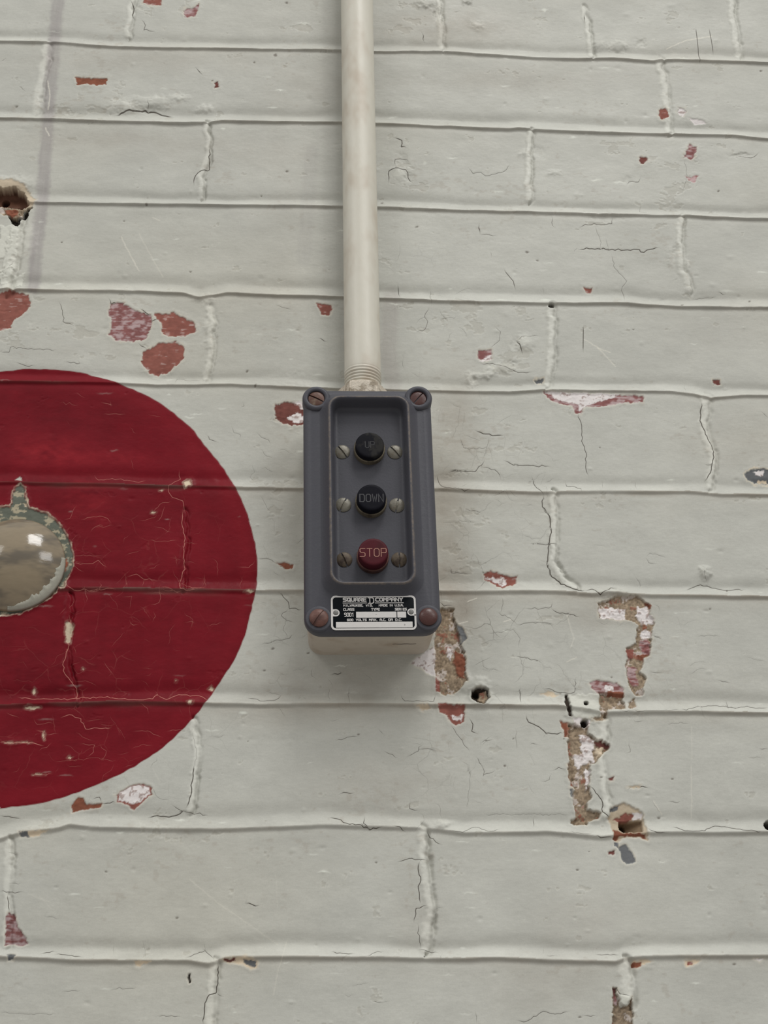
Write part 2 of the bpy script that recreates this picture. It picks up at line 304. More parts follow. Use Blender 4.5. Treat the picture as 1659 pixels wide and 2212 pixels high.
chip([(310,-4),(348,-4),(350,11),(330,12),(308,6)], 'brick')
chip([(395,22),(415,18),(430,8),(428,22),(420,36),(403,38),(398,30)], 'streaky')
chip([(163,167),(233,169),(228,182),(206,184),(190,180),(167,183)], 'orange', warp=.25)
chip([(462,180),(471,176),(472,188),(464,192)], 'dark')
chip([(-34,660),(-20,636),(30,628),(62,638),(67,660),(55,675),(30,690),(22,708),(0,714),(-26,700)], 'brick')
chip([(238,658),(262,652),(275,660),(290,670),(325,683),(330,697),(312,735),(285,738),(250,735),(234,722),(242,695),(235,680)], 'streaky')
chip([(335,678),(375,676),(395,685),(418,696),(425,715),(400,726),(370,727),(352,722),(350,700),(338,688)], 'brick')
chip([(310,760),(345,742),(380,738),(398,752),(396,775),(370,800),(340,812),(315,800),(305,782)], 'brick')
chip([(682,655),(715,660),(718,668),(712,682),(695,680)], 'brick', warp=.3)
chip([(592,876),(620,868),(655,872),(670,890),(670,915),(630,920),(600,910),(594,895)], 'dark', dark=1.25)
chip([(630,868),(668,870),(668,882),(648,884),(640,874)], 'white', dep=-.1, rim=0, lift=0)
chip([(624,898),(640,893),(668,896),(668,904),(640,912),(622,906)], 'white', dep=-.1, rim=0, lift=0, warp=1.0)
chip([(598,1216),(620,1215),(633,1220),(632,1228),(615,1229)], 'orange', warp=.3)
chip([(152,1740),(168,1722),(180,1724),(188,1737),(220,1736),(218,1744),(180,1748),(156,1754)], 'orange', warp=.3)
chip([(250,1718),(270,1705),(300,1693),(325,1700),(330,1715),(312,1730),(290,1748),(272,1736),(250,1730)], 'brick')
chip([(254,1717),(270,1706),(300,1695),(322,1702),(326,1714),(306,1730),(288,1737),(270,1731),(254,1727)], 'white', dep=-.08, rim=0, lift=0)
chip([(12,1985),(20,1970),(30,1975),(38,2000),(58,2030),(60,2040),(12,2042)], 'streaky', dark=.85)
chip([(1425,235),(1437,232),(1444,245),(1442,256),(1430,258),(1424,250)], 'brick')
chip([(1465,232),(1480,235),(1480,245),(1472,250),(1464,242)], 'white', dep=.5)
chip([(1382,340),(1396,340),(1398,350),(1385,355),(1380,348)], 'dark', dark=1.2)
chip([(1475,340),(1490,312),(1505,318),(1500,335),(1495,345),(1478,340)], 'streaky')
chip([(1480,382),(1508,380),(1502,394),(1490,392)], 'streaky', dep=.1, dark=1.25, rim=0)
chip([(1488,256),(1515,258),(1525,266),(1500,268)], 'white', dep=.3, rim=0)
chip([(1260,621),(1280,620),(1275,630),(1265,630)], 'brick')
chip([(1032,757),(1062,755),(1062,775),(1050,780),(1032,775)], 'streaky', warp=.25)
chip([(1045,772),(1062,768),(1060,780),(1034,780)], 'white', dep=-.1, rim=0, lift=0)
chip([(1175,845),(1200,849),(1250,851),(1390,855),(1389,869),(1350,870),(1300,878),(1262,880),(1255,894),(1243,893),(1238,878),(1200,870),(1182,860)], 'streaky', warp=.3)
chip([(1178,846),(1340,852),(1318,860),(1290,869),(1265,877),(1253,890),(1248,874),(1200,861)], 'white', dep=-.1, warp=.3, rim=0, lift=0)
chip([(1155,820),(1172,818),(1174,826),(1160,827)], 'slate', rim=.9); chip([(1540,820),(1556,820),(1556,830),(1542,830)], 'dark', rim=.6, dark=1.3)
chip([(1046,1238),(1060,1232),(1080,1240),(1120,1246),(1112,1262),(1085,1270),(1065,1260),(1048,1250)], 'brick')
chip([(1048,1246),(1064,1246),(1080,1248),(1096,1250),(1088,1264),(1070,1258)], 'white', dep=-.08, rim=0, lift=0, warp=.8)
chip([(1608,1022),(1630,1012),(1690,1015),(1690,1047),(1630,1045),(1612,1035)], 'slate', rim=1.0, dark=.8)
chip([(1628,1018),(1650,1016),(1648,1028),(1632,1026)], 'white', dep=-.08, rim=0, lift=0); chip([(1636,1038),(1656,1036),(1659,1044),(1640,1045)], 'cream', dep=0, rim=0)
# bare mortar right of the box
chip([(980,1345),(1000,1358),(1010,1378),(990,1398),(978,1380)], 'slate', warp=.3)
chip([(888,1432),(930,1400),(955,1390),(952,1465),(925,1455),(905,1440)], 'white', dark=.85)
chip([(940,1330),(952,1315),(980,1315),(981,1340),(988,1365),(998,1400),(1007,1418),(1005,1440),(1008,1470),(985,1495),(962,1500),(945,1490),(940,1440)], 'mortar', dep=1.5)
chip([(982,1404),(1006,1416),(1003,1465),(988,1462),(980,1430)], 'orange', dep=-.6, rim=0, lift=0); chip([(940,1462),(950,1470),(950,1490),(940,1494)], 'brick', dep=0, rim=0)
chip([(966,1395),(978,1400),(975,1425),(964,1415)], 'white', dep=-.2, rim=0, lift=0)
chip([(948,1520),(1005,1525),(1003,1560),(985,1567),(972,1560),(965,1545),(950,1537)], 'brick'); chip([(974,1546),(1002,1544),(998,1558),(984,1556)], 'white', dep=-.08, rim=0, lift=0, warp=.9)
chip([(896,1524),(920,1520),(928,1530),(915,1536)], 'cream', dark=.8)
# plugged anchor hole
chip([(1020,1490),(1035,1484),(1054,1490),(1058,1506),(1046,1520),(1030,1518),(1018,1505)], 'pit', dep=2.8, rim=.2, lift=.8, dark=1.3); chip([(1036,1495),(1050,1491),(1057,1505),(1046,1518),(1034,1514)], 'mortar', dep=-1.6, rim=0, lift=0); hole(1029, 1497, 6, 4)
# long bare joint, upper right
MAIN = [(1293,1302),(1330,1290),(1378,1288),(1402,1305),(1405,1330),(1415,1345),(1408,1360),(1405,1395),(1403,1415),(1390,1425),(1383,1450),(1395,1465),(1388,1500),(1373,1502),(1357,1480),(1352,1440),(1358,1415),(1352,1400),(1375,1390),(1378,1350),(1360,1338),(1340,1340),(1310,1333),(1293,1335)]
chip(MAIN, 'mortar', dep=1.3)
for pp, kk in [([(1295,1313),(1320,1312),(1352,1318),(1352,1340),(1318,1334),(1295,1336)], 'white'), ([(1376,1308),(1398,1312),(1414,1345),(1385,1350),(1374,1330)], 'white'), ([(1386,1358),(1405,1360),(1405,1378),(1388,1384)], 'white'),
               ([(1380,1383),(1403,1383),(1403,1412),(1386,1415)], 'streaky'), ([(1392,1298),(1405,1306),(1404,1318),(1394,1308)], 'orange'), ([(1390,1350),(1402,1350),(1400,1358),(1388,1358)], 'orange'), ([(1353,1438),(1374,1438),(1378,1480),(1360,1482)], 'streaky'), ([(1352,1402),(1370,1400),(1368,1425),(1354,1420)], 'brick'), ([(1375,1415),(1402,1408),(1388,1430)], 'orange')]:
    chip(pp, kk, dep=-.35, rim=0, lift=0, warp=.8)
chip([(1272,1475),(1290,1470),(1335,1475),(1346,1488),(1348,1502),(1310,1505),(1292,1500),(1280,1488)], 'streaky'); chip([(1305,1482),(1322,1480),(1325,1494),(1306,1494)], 'white', dep=-.1, rim=0, lift=0)
chip([(1294,1496),(1345,1503),(1350,1532),(1315,1534),(1311,1550),(1298,1553),(1294,1530)], 'mortar', dep=1.6); chip([(1310,1492),(1347,1494),(1345,1507),(1312,1503)], 'orange', dep=-.5, rim=0, lift=0)
chip([(1355,1520),(1372,1508),(1374,1530),(1360,1533)], 'mortar', dep=.5)
chip([(1222,1503),(1292,1500),(1290,1520),(1296,1540),(1285,1556),(1240,1552),(1228,1540)], 'pale', dep=-.5, rim=0)
chip([(1220,1500),(1226,1500),(1230,1530),(1236,1548),(1230,1548),(1220,1520)], 'pit', dep=1.5, rim=0, dark=1.3); hole(1265, 1521, 5, 4)
chip([(1168,1496),(1186,1492),(1208,1500),(1195,1505)], 'cream', dep=0, rim=.2); chip([(1275,1550),(1310,1552),(1300,1560),(1285,1558)], 'mortar', dep=.6)
STRIP = [(1228,1565),(1254,1568),(1268,1569),(1272,1586),(1291,1597),(1314,1608),(1315,1617),(1303,1628),(1294,1640),(1286,1650),(1274,1648),(1275,1675),(1272,1698),(1281,1721),(1266,1735),(1269,1749),(1288,1751),(1300,1755),(1297,1764),(1272,1774),(1268,1783),(1248,1781),(1234,1777),(1237,1769),(1246,1766),(1240,1745),(1238,1721),(1240,1706),(1231,1683),(1226,1660),(1232,1643),(1228,1634),(1228,1591)]
chip([(1209,1558),(1226,1562),(1231,1580),(1230,1594),(1217,1592),(1218,1580)], 'orange'); chip([(1226,1652),(1236,1652),(1240,1705),(1231,1700)], 'orange'); chip([(1231,1706),(1239,1706),(1239,1722),(1232,1720)], 'slate', warp=.3)
chip([(1236,1550),(1275,1556),(1270,1572),(1240,1568)], 'white', dep=-.2, warp=.8); hole(1262, 1562, 8, 5)
chip(STRIP, 'mortar', dep=2.0, lift=.3)
for pp, kk in [([(1251,1586),(1268,1589),(1285,1598),(1280,1621),(1286,1646),(1263,1646),(1252,1664),(1240,1651),(1241,1628),(1255,1631),(1255,1606)], 'white'), ([(1263,1660),(1275,1665),(1272,1695),(1266,1708)], 'white'), ([(1285,1598),(1300,1602),(1312,1608),(1314,1616),(1298,1616),(1286,1610)], 'dark'), ([(1286,1616),(1304,1615),(1303,1628),(1290,1640)], 'cream')]:
    chip(pp, kk, dep=-.6, rim=0, lift=0, warp=.8)
chip([(1314,1768),(1321,1745),(1346,1735),(1368,1743),(1391,1758),(1393,1783),(1401,1800),(1400,1817),(1380,1808),(1349,1809),(1334,1818),(1325,1814),(1321,1783)], 'cream', dep=.6, dark=.75, warp=.35)
chip([(1321,1745),(1336,1742),(1334,1750),(1320,1753)], 'slate', dep=.1, rim=0, lift=0, dark=.85); chip([(1324,1772),(1354,1755),(1369,1760),(1366,1770),(1341,1775)], 'brick', dep=.4, rim=0, lift=0)
chip([(1365,1754),(1390,1757),(1388,1767),(1370,1770)], 'white', dep=.1, rim=0, lift=0, dark=.9); chip([(1325,1790),(1350,1800),(1395,1800),(1398,1814),(1380,1806),(1340,1808),(1330,1816),(1324,1812)], 'orange', dep=.2, rim=0, lift=0, dark=.85)
w = window([(1337, 1770), (1390, 1798)], 10); d = poly_sdf(PX[w]+WX[w]*.3, PY[w]+WY[w]*.3, [(1338,1774),(1388,1771),(1390,1797),(1349,1798),(1338,1790)])
ms = sstep(1.0, -2.0, d); sl = np.clip((1392-PX[w])/52, 0, 1); H[w] -= (ms*(1.0+9.0*sl)).astype(np.float32); blend(w, ms*.95, lin(128, 108, 86)*(1+.2*fbm(X[w], Z[w], 2, 5, 650, 3))[..., None])
hole(1347, 1786, 8.5, 14)
chip([(1334,1829),(1352,1823),(1360,1834),(1369,1848),(1373,1863),(1354,1866),(1343,1857),(1340,1841)], 'slate', warp=.2, rim=.4); chip([(1326,1819),(1334,1820),(1335,1830),(1327,1828)], 'slate', warp=.2)
chip([(1314,1838),(1328,1838),(1326,1846),(1316,1844)], 'dark', dark=1.2, warp=.4); chip([(1316,1680),(1326,1678),(1324,1688),(1317,1687)], 'dark', dark=1.2); chip([(1356,1700),(1372,1697),(1385,1700),(1368,1706)], 'cream', dark=.8, dep=.2)
hole(1662, 1783, 11, 14); hole(1191, 660, 6, 6)
chip([(480,2072),(530,2068),(555,2075),(556,2092),(540,2092),(520,2082),(485,2078)], 'cream', rim=.7, dep=.15)
chip([(484,2072),(512,2071),(510,2077),(486,2077)], 'dark', rim=0, lift=0, dep=.1); chip([(526,2072),(553,2076),(552,2090),(538,2086),(526,2079)], 'slate', rim=0, lift=0, dep=.1, warp=.2, dark=.8)
chip([(40,1798),(75,1795),(105,1792),(75,1806),(45,1809)], 'cream', rim=.3, dep=.1); chip([(41,1799),(60,1797),(62,1808),(45,1808)], 'slate', rim=0, dep=.1, lift=0)
chip([(16,2064),(36,2064),(30,2074),(18,2075)], 'slate', dark=.8); chip([(290,2076),(328,2076),(310,2082),(302,2089),(292,2084)], 'cream', dep=.15, rim=.2)
chip([(1365,2078),(1385,2072),(1408,2075),(1390,2085),(1378,2092),(1365,2090)], 'cream', dep=.15); chip([(1366,2079),(1386,2077),(1386,2087),(1376,2092),(1365,2090)], 'orange', rim=0, lift=0, warp=.25)
chip([(1478,2074),(1515,2074),(1498,2086),(1482,2086)], 'cream', dep=.15); chip([(1484,2076),(1498,2077),(1496,2085),(1485,2084)], 'brick', rim=0, lift=0, warp=.2); chip([(1628,2070),(1650,2072),(1640,2078)], 'white', rim=.6, dep=.15)
chip([(1324,2132),(1333,2134),(1338,2160),(1350,2172),(1366,2155),(1368,2180),(1366,2240),(1322,2240),(1324,2170)], 'mortar', dep=2.0, dark=.85); chip([(1324,2132),(1332,2136),(1334,2170),(1326,2170)], 'streaky', dep=-.5, rim=0, lift=0, dark=.8); chip([(1338,2150),(1360,2156),(1360,2168),(1340,2176)], 'pale', dep=-.9, rim=0, lift=0)
chip([(205*2-5,2105),(410,2104),(412,2120),(407,2124)], 'pit', dep=1.2, warp=.3)
# socket at the left edge, a broken hole with a rusty sleeve in it
chip([(-48,425),(-34,400),(-10,390),(20,388),(50,398),(66,420),(78,432),(72,440),(66,452),(40,462),(-10,462),(-36,450)], 'cream', dep=.3, rim=.4, dark=.85)
chip([(-30,440),(15,449),(57,450),(48,464),(36,476),(20,466),(-10,456),(-28,444)], 'mortar', dep=.9, rim=0, lift=0); chip([(8,452),(36,454),(40,462),(28,470),(14,462)], 'orange', dep=-.4, rim=0, lift=0)
chip([(18,466),(38,474),(50,462),(62,450),(70,447),(60,464),(42,478),(38,490),(24,482)], 'pit', dep=3.5, rim=0, lift=0, dark=.6)
chip([(-38,424),(-28,410),(-10,406),(11,406),(29,405),(41,409),(51,418),(59,434),(62,443),(57,449),(36,449),(18,447),(-14,444),(-32,436)], 'metal', dep=7.0, rim=0, lift=.2)
hole(8, 424, 8, 12)
for pp in ([(0,492),(30,488),(24,530),(8,560),(-10,560)], [(22,500),(44,490),(38,540),(20,575),(10,600),(4,585)], [(0,590),(30,575),(24,612),(0,618)], [(30,600),(52,590),(46,618),(30,622)]):
    chip(pp, 'pale', dep=-.45, rim=0, lift=0, warp=1.2, dark=1.08)
# chips through the red disc: ring round the cap and scattered flakes
chip([(-112,1215),(-98,1160),(-55,1112),(0,1097),(20,1096),(28,1085),(27,1070),(33,1055),(45,1047),(53,1055),(56,1080),(62,1098),(80,1103),(105,1112),(125,1130),(140,1152),(152,1175),(157,1200),(155,1225),(148,1240),(138,1258),(139,1270),(126,1268),(118,1280),(95,1298),(70,1312),(40,1325),(0,1328),(-50,1318),(-95,1275)], 'green', dep=.4, rim=.95, lift=.3, warp=.3)
chip([(33,1038),(43,1028),(50,1040)], 'pale', dep=.2, rim=0, dark=.8); chip([(132,1210),(146,1206),(144,1228),(134,1238)], 'orange', dep=0, rim=.5, lift=0, dark=1.5)
chip([(54,1078),(60,1078),(61,1082),(56,1082)], 'cream', rim=0); chip([(51,1088),(58,1087),(58,1094),(53,1094)], 'cream', rim=0)
chip([(396,1042),(410,1037),(413,1048),(400,1052)], 'cream', rim=.6, warp=.3); chip([(141,1347),(152,1340),(160,1352),(155,1360),(150,1388),(144,1388),(141,1370)], 'cream', dep=.5, rim=.3, warp=.4, dark=.85)
for fx, fy, fw, fh in [(539,1279,20,6),(457,1488,13,9),(71,1529,36,7),(74,1494,9,14),(412,1517,12,6),(55,1603,34,2.4),(95,1590,3,20),(180,1446,5,4),(332,1108,10,5),(20,1604,30,2),(63,1235,5,5),(380,1471,3,3),(85,1674,26,2),(152,1637,10,5),(350,1060,8,4)]:
    chip([(fx-fw/2, fy), (fx-fw*.1, fy-fh/2), (fx+fw/2, fy-fh*.1), (fx+fw*.1, fy+fh/2)], 'cream', dep=.15, rim=.15, warp=.4)
# little dents, pocks and pale scuffs, at seeded random
for _ in range(170):
    x, y = rng.uniform(0, 1659), rng.uniform(0, 2212); s_ = rng.uniform(2, 5)
    if 640 < x < 960 and 780 < y < 1440: continue
    w = window([(x, y)], s_*3+6); q = ((PX[w]-x)/(s_*rng.uniform(1, 2.2)))**2+((PY[w]-y)/s_)**2
    H[w] += (rng.choice([-.35, .3, .25, -.2])*np.exp(-q)).astype(np.float32)
for _ in range(150):
    x, y = rng.uniform(0, 1659), rng.uniform(0, 2212); lw = rng.uniform(4, 15); lh = rng.uniform(1.0, 2.2)
    w = window([(x, y)], lw*1.5+8); q = ((PX[w]+WX[w]*.5-x)/lw)**2+((PY[w]+WY[w]*.5-y)/lh)**2
    mk = rng.uniform(.25, .8)*np.exp(-q**1.5)*CRM[w]*(1-redm[w]*.8)
    blend(w, mk, lin(218, 220, 210))
for _ in range(60):
    x, y = rng.uniform(0, 1659), rng.uniform(0, 2212); r_ = rng.uniform(1.3, 2.6)
    w = window([(x, y)], 12); q = ((PX[w]+WX[w]*.4-x)/(r_*1.5))**2+((PY[w]+WY[w]*.4-y)/r_)**2
    blend(w, .75*np.exp(-q**2)*CRM[w]*(1-redm[w]), lin(96, 88, 78)); H[w] -= (.3*np.exp(-q)).astype(np.float32)

for pts, st in [([(262,512),(278,545),(300,585)], .55), ([(300,505),(330,560),(352,598)], .3), ([(330,470),(345,476)], .4), ([(103,175),(108,205),(104,235)], .7), ([(98,275),(106,292)], .7), ([(1440,105),(1480,88),(1538,78)], .6), ([(1262,733),(1290,750),(1330,792)], .45), ([(1290,752),(1318,762)], .5),
                ([(1493,1655),(1494,1765)], .35), ([(1412,1730),(1430,1760)], .5), ([(1494,1570),(1494,1640)], .25), ([(410,1900),(470,1950),(600,2040)], .3), ([(620,2030),(600,2100),(590,2150)], .3), ([(595,1890),(600,1960)], .15), ([(60,1930),(110,1950)], .2), ([(1010,1300),(1030,1292)], .7), ([(1088,1343),(1105,1338)], .7), ([(985,1349),(1010,1343)], .6),
                ([(1225,1330),(1240,1380),(1232,1400)], .4), ([(1245,1420),(1225,1430)], .6), ([(85,1935),(110,1962)], .15), ([(330,1660),(345,1690)], .2)]:
    w = window(pts, 6); d, _, al = line_dist(PX[w]+WX[w]*.2, PY[w]+WY[w]*.2, pts)
    blend(w, np.clip(st*sstep(1.7, .3, d)*CRM[w], 0, 1), lin(222, 218, 205))
# ------------------------------------------------------------------ cracks (fine lines kept as a distance field)
SD = np.full(X.shape, 9.0, np.float32); CW = np.zeros_like(X); UD = np.full(X.shape, 9.0, np.float32)
LIGHT = np.zeros_like(X)
def crack(pts, ox=0, oy=0, sc=1.0, w_=1.0, relief=.06, light=0.0, jag=1):
    p = [(x*sc+ox, y*sc+oy) for x, y in pts]
    if jag:                                             # let the line wander a little between its points
        q = [p[0]]
        for (ax, ay), (bx, by) in zip(p[:-1], p[1:]):
            L = math.hypot(bx-ax, by-ay); n = max(1, int(L/6))
            for i in range(1, n+1):
                t = i/n; j = 0 if i == n else rng.normal(0, 1.15)*jag
                q.append((ax+(bx-ax)*t-(by-ay)/max(L, 1)*j, ay+(by-ay)*t+(bx-ax)/max(L, 1)*j))
        p = q
    w = window(p, 12); d, sg, al = line_dist(PX[w], PY[w], p)
    tot = sum(math.hypot(b[0]-a[0], b[1]-a[1]) for a, b in zip(p[:-1], p[1:]))
    tap = np.clip(np.minimum(al, tot-al)/10, .15, 1)
    u = d < UD[w]
    UD[w] = np.where(u, d, UD[w]); SD[w] = np.where(u, d*sg/np.clip(w_, .3, 3), SD[w]); CW[w] = np.where(u, sstep(3.6, 1.8, d)*tap*min(w_, 1.0), CW[w]); LIGHT[w] = np.where(u, light, LIGHT[w])
    H[w] += (relief*(np.exp(-((d*sg-3.5)/3.5)**2)-.8*np.exp(-(d/1.6)**2))*tap*CRM[w]).astype(np.float32)
S = .5
A1 = (0, 0); A2 = (829, 0); A3 = (0, 550); A4 = (829, 550); A5 = (0, 1100); A6 = (829, 1100); A7 = (0, 1652); A8 = (829, 1652)
